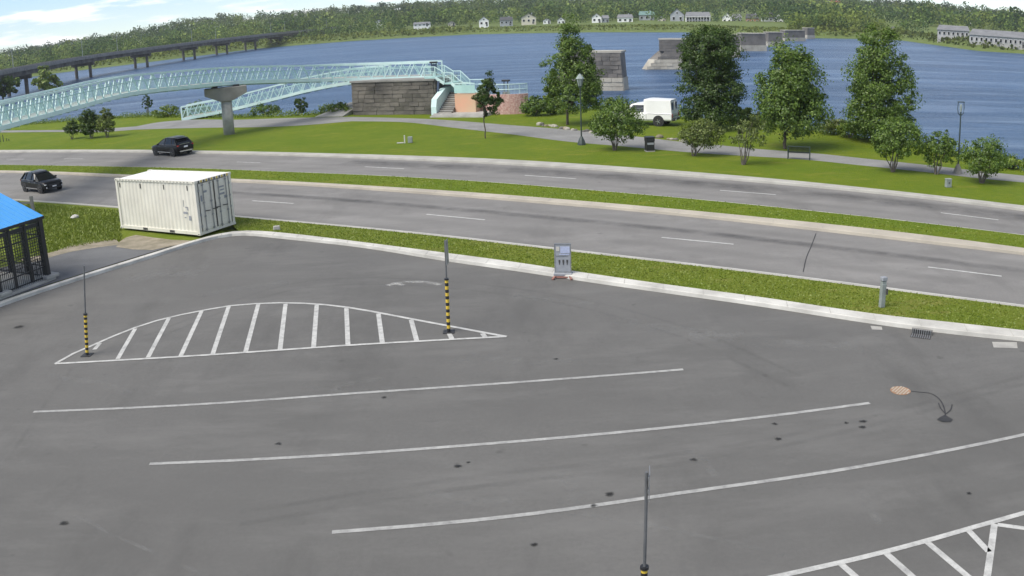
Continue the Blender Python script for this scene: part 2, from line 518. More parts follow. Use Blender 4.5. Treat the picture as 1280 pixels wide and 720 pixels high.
def thing(name, label, cat, loc=(0, 0, 0), rz=0.0, group=None):
    o = bpy.data.objects.new(name, None)
    COL.objects.link(o)
    o.empty_display_size = 0.3
    o.location = loc
    o.rotation_euler = (0, 0, rz)
    return tag(o, label, cat, group)

def copy_tree(o, parent=None):
    c = o.copy(); COL.objects.link(c); c.parent = parent
    for ch in list(o.children):
        copy_tree(ch, c)
    return c

def uv_ribbon(A, B, n=None):
    """mesh between two polylines, UV x along, y across"""
    if n is None:
        L = sum((b - a).length for a, b in zip(A, A[1:]))
        n = max(2, int(L / 0.7))
    A = resample(A, n); B = resample(B, n)
    me = bpy.data.meshes.new('ribbon')
    vs = [tuple(p) for p in A] + [tuple(p) for p in B]
    fs = [(i, i + 1, n + i + 1, n + i) for i in range(n - 1)]
    me.from_pydata(vs, [], fs)
    uvl = me.uv_layers.new(name='UVMap')
    k = 0
    for i in range(n - 1):
        for (u, v) in ((i, 0), (i + 1, 0), (i + 1, 1), (i, 1)):
            uvl.data[k].uv = (u / (n - 1), v); k += 1
    me.update()
    if me.polygons[0].normal.z < 0:
        me.flip_normals()
    return me

def offset_line(pts, d):
    out = []
    for i, p in enumerate(pts):
        t = (pts[min(i + 1, len(pts) - 1)] - pts[max(0, i - 1)]); t.z = 0; t.normalize()
        out.append(p + Vector((-t.y, t.x, 0)) * d)
    return out

def stripe(name, pts, w, material, parent, z=0.008):
    pts = [Vector((p.x, p.y, z)) for p in pts]
    n = max(2, len(pts))
    me = uv_ribbon(offset_line(pts, w / 2), offset_line(pts, -w / 2), n)
    return link(name, me, material, parent)

def structure(name, me, material):
    o = link(name, me, material)
    o['kind'] = 'structure'
    return o

def patch(name, pts, z, material, parent=None):
    me = bpy.data.meshes.new(name)
    me.from_pydata([(p.x, p.y, z) for p in pts], [], [tuple(range(len(pts)))])
    me.update()
    if me.polygons[0].normal.z < 0:
        me.flip_normals()
    uvl = me.uv_layers.new(name='UVMap')
    for d in uvl.data:
        d.uv = (0.5, 0.5)
    return link(name, me, material, parent)

def quad_cloud(name, C, S, material, parent=None, normals=None, aspect=1.0, tint=None):
    """many small leaf faces: centres C (n,3), sizes S (n,)"""
    n = len(C)
    if normals is None:
        nz = rng.normal(size=(n, 3))
    else:
        nz = normals + rng.normal(size=(n, 3)) * 0.6
    nz /= np.linalg.norm(nz, axis=1)[:, None]
    a = rng.normal(size=(n, 3))
    u = np.cross(nz, a); u /= np.linalg.norm(u, axis=1)[:, None]
    v = np.cross(nz, u)
    u = u * (S / 2)[:, None]; v = v * (S / 2 * aspect)[:, None]
    V = np.empty((n, 4, 3), np.float32)
    V[:, 0] = C - u; V[:, 1] = C - v * 0.8; V[:, 2] = C + u; V[:, 3] = C + v * 0.8
    me = bpy.data.meshes.new(name)
    me.vertices.add(n * 4); me.loops.add(n * 4); me.polygons.add(n)
    me.vertices.foreach_set('co', V.reshape(-1))
    me.loops.foreach_set('vertex_index', np.arange(n * 4, dtype=np.int32))
    me.polygons.foreach_set('loop_start', np.arange(0, n * 4, 4, dtype=np.int32))
    me.polygons.foreach_set('loop_total', np.full(n, 4, np.int32))
    if tint is not None:
        at = me.attributes.new('tint', 'FLOAT_COLOR', 'POINT')
        at.data.foreach_set('color', np.repeat(np.c_[tint, np.ones(n)], 4, axis=0).astype(np.float32).reshape(-1))
    me.update(calc_edges=True)
    return link(name, me, material, parent)

# ------------------------------------------------------------------ survey of the setting (sight lines in the photograph)
KERB_Z = 0.14
near_edge = [(0, 250), (45, 252.5), (145, 260.5), (296, 272.5), (320, 275), (440, 285.5), (560, 297.5), (640, 307.5), (744, 319.5), (854, 332), (960, 344.5), (1104, 363.5), (1280, 386)]
lot_up_r = [(296, 286.5), (320, 288), (460, 303.5), (560, 316.5), (640, 327), (744, 343), (854, 358.5), (960, 372.5), (1104, 394), (1177, 401.5), (1280, 413)]
lot_lo_r = [(296, 292), (320, 295), (460, 310.5), (560, 327), (640, 338), (744, 354), (854, 369.5), (960, 384.5), (1104, 407), (1177, 416.5), (1280, 427)]
lot_up_l = [(0, 377), (20, 370), (110, 341), (180, 319.5), (250, 298), (296, 286.5)]
lot_lo_l = [(0, 384), (60, 363), (110, 347), (180, 326), (250, 303.5), (296, 292)]
med_lo = [(0, 216), (75, 218), (140, 221.5), (292, 228), (320, 229), (460, 237.5), (640, 251.5), (744, 260), (854, 270), (960, 281.5), (1104, 298.5), (1280, 319)]
med_up = [(0, 213), (75, 214.5), (140, 217.5), (292, 223.5), (320, 224.5), (460, 232), (640, 244), (744, 252.5), (854, 262), (960, 272.5), (1104, 287), (1280, 310)]
far_near = [(0, 207.5), (140, 210), (292, 214), (320, 215.5), (460, 221), (640, 232), (744, 241), (854, 250), (960, 261), (1104, 276), (1280, 297)]
far_lo = [(0, 191), (87, 190.5), (160, 190.7), (320, 194), (460, 198.5), (640, 206.5), (744, 213), (854, 220.5), (960, 229.5), (1104, 243), (1280, 264)]
far_up = [(0, 187.5), (87, 187), (160, 187), (320, 189.5), (460, 193), (640, 199.5), (744, 206), (854, 214), (960, 222.5), (1104, 237), (1280, 257)]
bank_px = [(-60, 162), (60, 153), (160, 146), (330, 145), (440, 141), (560, 137), (640, 136), (760, 137), (850, 146), (940, 152), (1010, 162), (1100, 174), (1180, 190), (1280, 213), (1380, 240)]
WATER_Z = -1.6

E0, E1, SM = 70, 60, 40
L_near = line_px(near_edge, 0, E0, E1, smooth=SM)
L_lotup = line_px(lot_up_l[:-1] + lot_up_r, KERB_Z, 25, E1, smooth=3)
L_lotlo = line_px(lot_lo_l[:-1] + lot_lo_r, 0, 25, E1, smooth=3)
L_medlo = line_px(med_lo, 0, E0, E1, smooth=SM)
L_medup = line_px(med_up, KERB_Z, E0, E1, smooth=SM)
L_farnear = line_px(far_near, 0, E0, E1, smooth=SM)
L_farlo = line_px(far_lo, 0, E0, E1, smooth=SM)
L_farup = line_px(far_up, KERB_Z, E0, E1, smooth=SM)
L_bank = line_px(bank_px, KERB_Z, E0, E1, 1.0, smooth=4)

# base ground under everything on this side of the river
gp = [Vector((p.x, p.y - 0.3, 0)) for p in resample(L_bank, 160)]
gp = [Vector((-700, gp[0].y + 250, 0))] + gp + [Vector((600, gp[-1].y - 90, 0)), Vector((600, -120, 0)), Vector((-600, -120, 0))]
ground = patch('ground', gp, -0.06, 'grass_rough')
ground['kind'] = 'structure'

# parking lot
lot_pts = [Vector((p.x, p.y, 0)) for p in resample(L_lotlo, 140)]
lot_pts = lot_pts + [Vector((lot_pts[-1].x, -40, 0)), Vector((lot_pts[0].x - 5, -40, 0))]
lot = patch('parking_lot', lot_pts, 0.0, 'lot'); lot['kind'] = 'structure'

road_near = structure('road_near', uv_ribbon(L_near, L_medlo), 'road')
road_far = structure('road_far', uv_ribbon(L_farnear, L_farlo), 'road')

def kerb(name, up, lo, material, width=None):
    """raised concrete kerb: face rising from the road edge, then its top"""
    n = max(2, int(sum((b - a).length for a, b in zip(lo, lo[1:])) / 0.7))
    A = resample(lo, n); B = resample(up, n)
    v, f = [], []
    for a, b in zip(A, B):
        d = (Vector((b.x, b.y, 0)) - Vector((a.x, a.y, 0)))
        dn = d.normalized()
        v += [(a.x, a.y, -0.02), (a.x + dn.x * 0.02, a.y + dn.y * 0.02, KERB_Z - 0.02), (a.x + dn.x * 0.05, a.y + dn.y * 0.05, KERB_Z),
              (b.x, b.y, KERB_Z + 0.006), (b.x, b.y, -0.02)]
    for i in range(n - 1):
        for k in range(4):
            f.append((i * 5 + k, i * 5 + k + 1, i * 5 + 5 + k + 1, i * 5 + 5 + k))
    me = bpy.data.meshes.new(name); me.from_pydata(v, [], f); me.update()
    import bmesh
    bm = bmesh.new(); bm.from_mesh(me); bmesh.ops.recalc_face_normals(bm, faces=bm.faces); bm.to_mesh(me); bm.free()
    if sum(p.normal.z for p in me.polygons) < 0:
        me.flip_normals()
    return structure(name, me, material)

kerb('kerb_parking_lot', L_lotup, L_lotlo, 'kerb')
kerb('kerb_median', L_medup, L_medlo, 'kerb_sand')
M['kerb_dull'] = mat('dull_kerb_concrete', (0.42, 0.41, 0.37), (0.32, 0.31, 0.28), 0.8, 0.9, bmp=0.2, bscale=30)
kerb('kerb_far', L_farup, L_farlo, 'kerb_dull')
near_in = offset_line(L_near, 0.0)
sgn = 1 if offset_line(L_near, 1.0)[len(L_near) // 2].y < L_near[len(L_near) // 2].y else -1
L_near_top = [Vector((p.x, p.y, KERB_Z)) for p in offset_line(L_near, sgn * 0.30)]
kerb('kerb_near', L_near_top, L_near, 'kerb_dull')
sgn2 = 1 if offset_line(L_farnear, 1.0)[len(L_farnear) // 2].y < L_farnear[len(L_farnear) // 2].y else -1
L_farnear_top = [Vector((p.x, p.y, KERB_Z)) for p in offset_line(L_farnear, sgn2 * 0.12)]
kerb('kerb_median_back', L_farnear_top, L_farnear, 'kerb')

# lawns
def lift(pts, z):
    return [Vector((p.x, p.y, z)) for p in pts]
lot_r = [p for p in L_lotup if p.x > G(296, 287).x]
near_r = [p for p in L_near_top if p.x > G(296, 287).x - 2.0]
structure('lawn_strip', uv_ribbon(lift(lot_r, KERB_Z), lift(near_r, KERB_Z)), 'grass_rough')
structure('lawn_median', uv_ribbon(lift(L_medup, KERB_Z), lift(L_farnear_top, KERB_Z)), 'grass')
structure('lawn_riverside', uv_ribbon(lift(L_farup, KERB_Z), L_bank, 260), 'grass')
# rough ground behind the container: grass, an asphalt apron and bare sand
lot_l = [p for p in L_lotup if p.x <= G(296, 287).x + 0.01]
near_l = [p for p in L_near_top if p.x <= G(296, 287).x - 2.0 + 0.01]
structure('lawn_corner', uv_ribbon(lift(lot_l, 0.02), lift(near_l, 0.10)), 'grass_rough')
apron_px = [(-40, 395), (0, 376), (60, 356), (130, 334), (190, 315.5), (215, 308), (196, 305), (160, 303), (120, 306), (90, 312), (70, 318), (50, 324), (0, 335), (-60, 345)]
apron = patch('apron_path', [G(x, y, 0.09) for x, y in apron_px], 0.105, 'apron'); apron['kind'] = 'structure'
dirt_up = [(30, 322), (52, 317), (70, 313), (90, 307), (120, 301), (150, 297)]
dirt_lo = [(30, 330), (52, 325), (70, 320), (90, 314), (120, 308), (150, 305)]
du = line_px(dirt_up, .112); dl = line_px(dirt_lo, .112)
du = [p + Vector((random.uniform(-.15, .15), random.uniform(-.35, .35), 0)) for p in du]
dl = [p + Vector((random.uniform(-.15, .15), random.uniform(-.25, .25), 0)) for p in dl]
structure('dirt_verge', uv_ribbon(du, dl, 26), 'dirt')
sand_px = [(145, 309), (150, 302), (158, 297), (170, 294), (190, 297), (215, 300), (240, 301), (244, 300), (225, 306), (205, 310), (190, 313), (165, 312)]
sand = patch('sand_ground', [G(x, y, 0.1) for x, y in sand_px], 0.115, 'dirt'); sand['kind'] = 'structure'

# riverbank slope down to the water
bn = resample(L_bank, 220)
bo = offset_line(bn, 3.2)
if bo[110].y < bn[110].y:
    bo = offset_line(bn, -3.2)
structure('riverbank', uv_ribbon(lift(bn, KERB_Z - 0.002), lift(bo, WATER_Z - 0.5), 220), 'bank')

# paths
path_up = [(440, 146), (540, 149), (640, 156.5), (745, 165), (812, 172.5), (850, 177), (905, 182), (940, 185.5), (1023, 192), (1080, 198), (1161, 206.5), (1235, 215), (1280, 219.5)]
path_lo = [(440, 151.5), (500, 152.5), (570, 160), (640, 168), (715, 177.5), (780, 183), (839, 188.5), (876, 191.5), (935, 195), (1012, 200), (1060, 205), (1161, 215.5), (1235, 224), (1280, 228)]
structure('path_riverside', uv_ribbon(line_px(path_up, KERB_Z + 0.006, 0, 60), line_px(path_lo, KERB_Z + 0.006, 0, 60)), 'path')
pl_up = [(170, 158), (200, 152.5), (232, 150), (300, 149.5), (360, 147.5), (440, 146)]
pl_lo = [(170, 162), (220, 160.5), (270, 159.5), (320, 159), (380, 156.5), (440, 151.5)]
structure('path_plaza', uv_ribbon(line_px(pl_up, KERB_Z + 0.010), line_px(pl_lo, KERB_Z + 0.010)), 'path')
p2u = [(-20, 163.5), (10, 163), (60, 162.6), (100, 162), (125, 161.2), (170, 158)]
p2l = [(-20, 166), (10, 165.5), (60, 165), (100, 165), (130, 165), (170, 162)]
structure('path_footway', uv_ribbon(line_px(p2u, KERB_Z + 0.014, 30, 0), line_px(p2l, KERB_Z + 0.014, 30, 0)), 'path')

# ------------------------------------------------------------------ painted markings
for a, b in (((315, 251), (367, 254.5)), ((533, 268), (606, 275)), ((827, 297), (917, 305.5)), ((1160, 334), (1252, 345.5))):
    stripe('lane_dash', [G(*a), G(*a).lerp(G(*b), .5), G(*b)], 0.14, 'paint', road_near, .010)
for a, b in (((8, 199), (30, 199)), ((80, 198.6), (104, 198.6)), ((296, 202.5), (326, 203.5)), ((456, 208.5), (505, 211)), ((656, 219.3), (720, 223.5)), ((900, 238), (970, 243.5)), ((1176, 266), (1248, 275))):
    stripe('lane_dash', [G(*a), G(*a).lerp(G(*b), .5), G(*b)], 0.13, 'paint', road_far)
el = offset_line(L_near, -sgn * 0.36)
M['paint_fresh'] = paint_mat('fresh_road_paint', (0.66, 0.66, 0.64), 0.06)
stripe('edge_line', resample(el, 200), 0.13, 'paint_fresh', road_near)
M['tyre_film'] = faded_mat('dark_tyre_film', (0.055, 0.055, 0.058), 0.30, 0.65, 0.42, 0.35)
n_ = 120
tb_ = [a_.lerp(b_, .26) for a_, b_ in zip(resample(L_farlo, n_), resample(L_farnear, n_))]
stripe('tyre_band', [p for p in tb_ if -12 < p.x < 45], 2.4, 'tyre_film', road_far, .004)
tb_ = [a_.lerp(b_, .66) for a_, b_ in zip(resample(L_near, n_), resample(L_medlo, n_))]
stripe('tyre_band', [p for p in tb_ if -20 < p.x < 30], 1.0, 'tyre_film', road_near, .004)

for pts in ([(42, 515), (250, 505.5), (448, 491.5), (640, 478.5), (854, 462)],
            [(187, 580), (400, 570), (560, 558.8), (760, 542), (940, 523), (1087, 504)],
            [(415, 665.5), (640, 645.5), (847, 617), (1060, 586), (1280, 543.5), (1400, 515)]):
    stripe('parking_line', line_px(pts), 0.13, 'paint_worn', lot)
isl_top = [(69, 455), (92, 442), (120, 430), (165, 411), (212, 396.5), (252, 388.5), (286, 382.5), (330, 379), (380, 379.3), (432, 384), (478, 392), (520, 400), (560, 407.5), (600, 415), (633, 421)]
isl_bot = [(69, 455), (160, 450), (250, 444.7), (349, 438), (435, 432), (540, 426), (633, 421)]
stripe('island_outline', line_px(isl_top), 0.13, 'paint', lot, 0.010)
stripe('island_outline', line_px(isl_bot), 0.13, 'paint', lot, 0.014)
for a, b in (((118, 437), (125, 429)), ((147, 449), (169, 411)), ((185, 447), (211, 398)), ((226, 445), (252, 389)), ((266, 442.5), (286, 383)), ((307, 440), (323, 380)),
             ((350, 437.5), (357, 380)), ((392, 434.5), (396, 381)), ((435, 431.5), (433, 385)), ((478, 429), (473, 392)), ((521, 426.5), (514, 400)), ((565, 424), (561, 416)), ((607, 422), (603, 417))):
    stripe('hatch_stripe', [G(*a), G(*a).lerp(G(*b), .5), G(*b)], 0.15, 'paint', lot, 0.006)
stripe('island_outline', line_px([(900, 737), (974, 720), (1051, 703.5), (1154, 677.5), (1211, 661), (1280, 641.5), (1380, 612)]), 0.14, 'paint', lot, 0.010)
for a, b in (((1051, 705), (1120, 765)), ((1108, 692), (1190, 765)), ((1159, 678), (1262, 765)), ((1211, 663.6), (1236, 690)), ((1243, 655), (1227, 765)), ((1247, 656), (1330, 667))):
    stripe('hatch_stripe', [G(*a), G(*a).lerp(G(*b), .5), G(*b)], 0.14, 'paint', lot, 0.006)

# worn marks on the asphalt
stripe('worn_arrow', line_px([(484, 357), (498, 353.5), (520, 351), (551, 356)]), 0.35, 'scuff_strong', lot)
stripe('worn_arrow', line_px([(490, 354), (505, 357)]), 0.30, 'scuff_strong', lot, 0.012)
stripe('pale_scuff', line_px([(95, 645), (140, 668), (190, 690), (250, 716), (330, 760)]), 0.16, 'scuff', lot)
stripe('pale_scuff', line_px([(715, 641), (780, 652), (850, 664), (900, 676), (980, 694)]), 0.20, 'scuff', lot)
stripe('pale_scuff', line_px([(200, 338), (230, 331), (260, 334)]), 0.9, 'scuff', lot)
stripe('pale_scuff', line_px([(160, 345), (200, 342), (245, 346)]), 1.2, 'scuff', lot)
stripe('pale_scuff', line_px([(640, 370), (690, 376), (750, 380)]), 0.7, 'scuff', lot)
stripe('pale_scuff', line_px([(860, 420), (960, 428), (1080, 436)]), 1.3, 'scuff', lot)
for pts, w in (([(420, 485), (450, 478), (480, 474)], .5), ([(560, 452), (600, 446), (650, 452)], .8), ([(240, 370), (300, 360), (360, 352)], .9), ([(150, 352), (190, 345), (260, 338)], 1.4),
               ([(660, 455), (700, 450), (735, 455)], .5), ([(860, 560), (890, 588), (900, 600)], .35), ([(1075, 610), (1090, 640), (1100, 655)], .4), ([(700, 590), (720, 615), (705, 640)], .5), ([(380, 480), (440, 492), (500, 486)], .4), ([(770, 400), (840, 412), (930, 418)], 1.0), ([(60, 470), (120, 478), (170, 492)], .5), ([(540, 616), (600, 630), (640, 625)], .4)):
    stripe('pale_scuff', line_px(pts), w, 'scuff', lot, .005)
M['tread'] = faded_mat('tyre_tread_mark', (0.045, 0.045, 0.046), 0.35, 0.75, 0.13, 0.8)
for pts, w in (([(180, 420), (380, 352), (640, 360), (860, 410), (1000, 470)], .24), ([(170, 432), (380, 360), (640, 369), (850, 421), (985, 483)], .24), ([(20, 560), (60, 500), (90, 460)], .22), ([(300, 640), (560, 600), (900, 560), (1280, 470)], .25), ([(300, 655), (560, 613), (900, 572), (1280, 480)], .25)):
    stripe('tread_mark', line_px(pts), w, 'tread', lot, .003)
for x, y, w in ((867, 575, 9), (973, 549, 8), (1078, 534, 8), (1079, 527, 8), (968, 530, 7), (1058, 529, 6), (762, 618, 10), (572, 583, 10), (695, 449, 6), (742, 632, 8), (668, 681, 8), (586, 578, 5), (480, 497, 6), (348, 555, 7), (1211, 617, 6), (80, 654, 10), (23, 409, 10)):
    a, b = G(x - w * .7, y), G(x + w * .7, y)
    r = (b - a).length / 2; c = (a + b) / 2
    v_ = [(c.x, c.y, .009)]; f_ = []
    for k in range(14):
        t = 2 * math.pi * k / 14; q = r * random.uniform(0.75, 1.25)
        v_.append((c.x + math.cos(t) * q, c.y + math.sin(t) * q * 0.9, .009)); f_.append((0, k + 1, (k + 1) % 14 + 1))
    me = bpy.data.meshes.new('oil_stain'); me.from_pydata(v_, [], f_)
    uvl = me.uv_layers.new(name='UVMap')
    for q in range(14):
        uvl.data[3 * q].uv = (.5, .5); uvl.data[3 * q + 1].uv = (.5, 1.0); uvl.data[3 * q + 2].uv = (.5, 1.0)
    link('oil_stain', me, 'oil', lot)
stripe('sealed_crack', line_px([(1020, 292), (1014, 308), (1008, 322), (1004, 340)], step=0.4), 0.035, 'tar', road_near)

# ------------------------------------------------------------------ river
wm, t, b = new_mat('river_water')
b.inputs['Roughness'].default_value = 0.30
b.inputs['IOR'].default_value = 1.33
b.inputs['Specular IOR Level'].default_value = 0.22
wc = mix(t, ramp(t, noise(t, 0.03, 6, 0.65, stretch=(0.22, 1.5, 1, 0.12)), 0.35, 0.65), (0.022, 0.062, 0.138), (0.075, 0.142, 0.262))
wc = mix(t, ramp(t, noise(t, 0.22, 7, 0.75, stretch=(0.22, 1.6, 1, 0.12)), 0.40, 0.62, 0, 0.8), wc, (0.020, 0.054, 0.122))
wc = mix(t, ramp(t, noise(t, 0.10, 7, 0.7, stretch=(0.18, 1.8, 1, 0.12)), 0.50, 0.68, 0, 0.7), wc, (0.17, 0.24, 0.35))
t.links.new(wc, b.inputs['Base Color'])
nb = t.nodes.new('ShaderNodeBump'); nb.inputs['Strength'].default_value = 1.0; nb.inputs['Distance'].default_value = 0.5
t.links.new(noise(t, 0.55, 8, 0.75, stretch=(0.3, 1.5, 1, 0.12)), nb.inputs['Height'])
t.links.new(nb.outputs[0], b.inputs['Normal'])
M['water'] = wm
river = patch('river', [Vector((-3000, -150, 0)), Vector((3000, -150, 0)), Vector((3000, 2600, 0)), Vector((-3000, 2600, 0))], WATER_Z, 'water')
river['kind'] = 'structure'

# ------------------------------------------------------------------ far shore and hills
shore = [(-250, 135), (-100, 112), (31, 97.5), (75, 91), (160, 81), (240, 71), (320, 61), (405, 54), (445, 51), (525, 46.5), (592, 43), (640, 42), (740, 40.5), (860, 40.5), (1000, 47.5), (1077, 49), (1125, 50.5), (1165, 56), (1222, 64), (1280, 67.5), (1400, 83), (1550, 105)]
crest = [(-250, 120), (-100, 92), (0, 72), (60, 63), (160, 47), (240, 31), (320, 24), (400, 19), (500, 12), (560, 8), (660, 2), (800, -2), (950, -1), (1060, 3), (1095, 7), (1135, 11), (1170, 13), (1210, 18), (1247, 22), (1280, 27), (1400, 42), (1550, 66)]
XS = np.arange(-250, 1551, 12.0)
sh_y = np.interp(XS, [p[0] for p in shore], [p[1] for p in shore])
cr_y = np.interp(XS, [p[0] for p in crest], [p[1] for p in crest])
SH = [G(x, y, WATER_Z) for x, y in zip(XS, sh_y)]
CRD = np.interp(XS, [-250, 0, 320, 640, 1000, 1280, 1550], [1500, 1450, 1350, 1250, 1250, 1150, 1100])
CR = [at_dist(x, y, D) for x, y, D in zip(XS, cr_y, CRD)]
TT = [0.0, 0.006, 0.02, 0.05, 0.10, 0.18, 0.28, 0.4, 0.55, 0.7, 0.85, 1.0, 1.3, 1.8]
def far_z(t, zc):
    if t < 0.02:
        return WATER_Z - 0.3 + (t / 0.02) * 2.6
    base = 0.7 + min(1, (t - 0.02) / 0.08) * 1.6
    s = max(0.0, min(1.0, (t - 0.08) / 0.92)); s = s * s * (3 - 2 * s) * 0.75 + s * 0.25
    if t > 1.0:
        return zc - (t - 1) * 20
    return base * (1 - s) + zc * s
def far_pt(fx, t):
    i = max(0, min(len(XS) - 2, int(fx))); k = fx - i
    a = SH[i].lerp(SH[i + 1], k); c = CR[i].lerp(CR[i + 1], k)
    p = a.lerp(c, t) if t <= 1 else c + (c - a) * (t - 1)
    return Vector((p.x, p.y, far_z(t, c.z)))
vs, fs = [], []
nT = len(TT)
for i in range(len(XS)):
    for tt in TT:
        vs.append(tuple(far_pt(i, tt)))
for i in range(len(XS) - 1):
    for j in range(nT - 1):
        a = i * nT + j
        fs.append((a, a + nT, a + nT + 1, a + 1))
me = bpy.data.meshes.new('hills'); me.from_pydata(vs, [], fs); me.update()
if sum(p.normal.z for p in me.polygons) < 0:
    me.flip_normals()
for p in me.polygons:
    p.use_smooth = True
structure('hills', me, 'far_land')

def fx_of(px):
    return (px + 250) / 12.0

# ------------------------------------------------------------------ vegetation
def clump_points(n, centre, radii, n_clump, clump_r, shell=0.55):
    """leaf positions gathered in clumps inside an ellipsoid, denser towards its skin"""
    d = rng.normal(size=(n_clump, 3)); d /= np.linalg.norm(d, axis=1)[:, None]
    rr = shell + (1.08 - shell) * rng.random(n_clump) ** 0.7
    cc = d * rr[:, None] * np.array(radii) + np.array(centre)
    cr_ = clump_r * rng.uniform(0.5, 1.7, n_clump)
    idx = rng.integers(0, n_clump, n)
    e = rng.normal(size=(n, 3)); e /= np.linalg.norm(e, axis=1)[:, None]
    e *= (rng.random(n) ** 0.45)[:, None]
    P = cc[idx] + e * cr_[idx][:, None] * np.array([1, 1, 0.75])
    out = (P - np.array(centre)) / np.array(radii)
    out = out / (np.linalg.norm(out, axis=1)[:, None] + 1e-6) * 0.7 + e * 0.6 + np.array([0, 0, 0.35])
    return P, out

def limb(mb, p0, p1, r0, r1, k=5, wob=0.12):
    p0, p1 = Vector(p0), Vector(p1); L = (p1 - p0).length
    pts, rad = [], []
    for i in range(k):
        f = i / (k - 1)
        w = Vector((random.uniform(-1, 1), random.uniform(-1, 1), 0)) * wob * L * 0.2 * math.sin(math.pi * f)
        pts.append(p0.lerp(p1, f) + w); rad.append(r0 * (1 - f) + r1 * f)
    mb.tube(pts, rad, 7, cap=False)

def tree(name, label, base, lobes, nleaf, leaf, material, trunk_r, trunk_h, group=None, cat='tree', clump=0.5, bark='bark'):
    """lobes: list of (dx, dy, cz, rx, ry, rz, weight)"""
    t = thing(name, label, cat, base, 0, group)
    tm = MB()
    top = max(l[2] for l in lobes)
    limb(tm, (0, 0, -0.1), (random.uniform(-.1, .1), random.uniform(-.1, .1), trunk_h), trunk_r, trunk_r * 0.75, 6, 0.15)
    limb(tm, (0, 0, trunk_h * 0.95), (0, 0, top), trunk_r * 0.75, trunk_r * 0.15, 7, 0.3)
    for l in lobes:
        for k in range(4):
            a = random.uniform(0, 6.28); q = random.uniform(0.4, 0.85)
            z0 = random.uniform(trunk_h * 0.85, max(trunk_h, l[2]))
            limb(tm, (0, 0, z0), (l[0] + math.cos(a) * l[3] * q, l[1] + math.sin(a) * l[4] * q, l[2] + random.uniform(-.2, .5) * l[5]), trunk_r * 0.4, trunk_r * 0.08, 5, 0.4)
    tm.build('trunk', bark, t, smooth=True)
    W = sum(l[6] for l in lobes)
    P, N = [], []
    for l in lobes:
        n = int(nleaf * l[6] / W)
        vol = l[3] * l[4] * l[5]
        p, o = clump_points(n, l[:3], l[3:6], max(6, int(n / 90)), clump)
        P.append(p); N.append(o)
    P = np.concatenate(P); N = np.concatenate(N)
    keep = P[:, 2] > 0.25
    P, N = P[keep], N[keep]
    quad_cloud('crown', P, leaf * rng.uniform(0.6, 1.4, len(P)), material, t, N, 0.8)
    return t

def tree_px(name, label, base_px, x0, x1, ytop, ybot, shape, nleaf, leaf, material, trunk_r=0.12, **kw):
    b = G(*base_px, KERB_Z) if len(base_px) == 2 else G(*base_px)
    zt = zat(b, ytop) - b.z; zb = max(0.3, zat(b, ybot) - b.z)
    dist = math.hypot(b.x, b.y)
    w = (x1 - x0) * dist / F_PX
    cx = ((x0 + x1) / 2 - base_px[0]) * dist / F_PX
    h = zt - zb
    lobes = []
    for (fx, fz, rx, rz, wt) in shape:
        lobes.append((cx + fx * w, random.uniform(-.1, .1) * w, zb + fz * h, rx * w, rx * w * 0.95, rz * h, wt))
    return tree(name, label, (b.x, b.y, b.z), lobes, nleaf, leaf, material, trunk_r, max(0.4, zb * 1.05), clump=max(0.22, w * 0.10), **kw)

OVAL = [(0, 0.28, 0.46, 0.28, 1.0), (0.0, 0.52, 0.41, 0.28, 0.9), (0, 0.78, 0.25, 0.20, 0.4), (-0.24, 0.40, 0.25, 0.22, 0.35), (0.25, 0.34, 0.26, 0.2, 0.35), (0, .45, .25, .35, .5)]
CONE = [(0, 0.16, 0.48, 0.17, 1.0), (0.0, 0.34, 0.48, 0.19, 1.0), (0.02, 0.52, 0.43, 0.19, 0.85), (0, 0.70, 0.34, 0.18, 0.6), (0, 0.87, 0.22, 0.14, 0.35), (0, .4, .22, .35, .5)]
COLUMN = [(0, 0.15, 0.43, 0.16, .9), (0.0, 0.36, 0.47, 0.19, 1.0), (-0.02, 0.58, 0.48, 0.19, 1.0), (0.0, 0.78, 0.46, 0.17, .9), (0, .90, .36, .11, .5), (0, .5, .25, .4, .6)]
LEAN = [(0.04, 0.18, 0.46, 0.18, 1.0), (0.06, 0.36, 0.44, 0.2, 1.0), (0.06, 0.56, 0.33, 0.2, .7), (0.02, 0.76, 0.20, 0.17, .4), (0.0, 0.91, 0.11, 0.10, .15), (-0.36, 0.42, 0.14, 0.24, .3), (0.30, 0.25, 0.20, 0.15, .3), (0, .4, .2, .3, .4)]

tree_px('broadleaf_tree', 'tall tree with a pointed ragged top behind the first lantern post', (709, 156), 680, 753, 24, 141, LEAN, 26000, 0.16, 'leaf_mid', 0.12, group='tall trees along the riverside path')
tree_px('broadleaf_tree', 'dense dark columnar tree growing beside the white pickup', (884, 161), 848, 930, 34, 158, COLUMN, 42000, 0.16, 'leaf_dark', 0.16, group='tall trees along the riverside path')
tree_px('broadleaf_tree', 'round oval tree standing right behind the park bench', (981, 186), 938, 1035, 47, 168, OVAL, 31000, 0.16, 'leaf_mid', 0.13, group='tall trees along the riverside path')
tree_px('broadleaf_tree', 'tall cone shaped tree farthest right on the riverbank', (1090, 176), 1050, 1143, 31, 170, CONE, 35000, 0.16, 'leaf_mid', 0.14, group='tall trees along the riverside path')
tree_px('young_tree', 'slender young tree with a thin trunk in front of the bridge stairs', (607, 173), 595, 629, 87, 146, OVAL, 7000, 0.13, 'leaf_dark', 0.05)

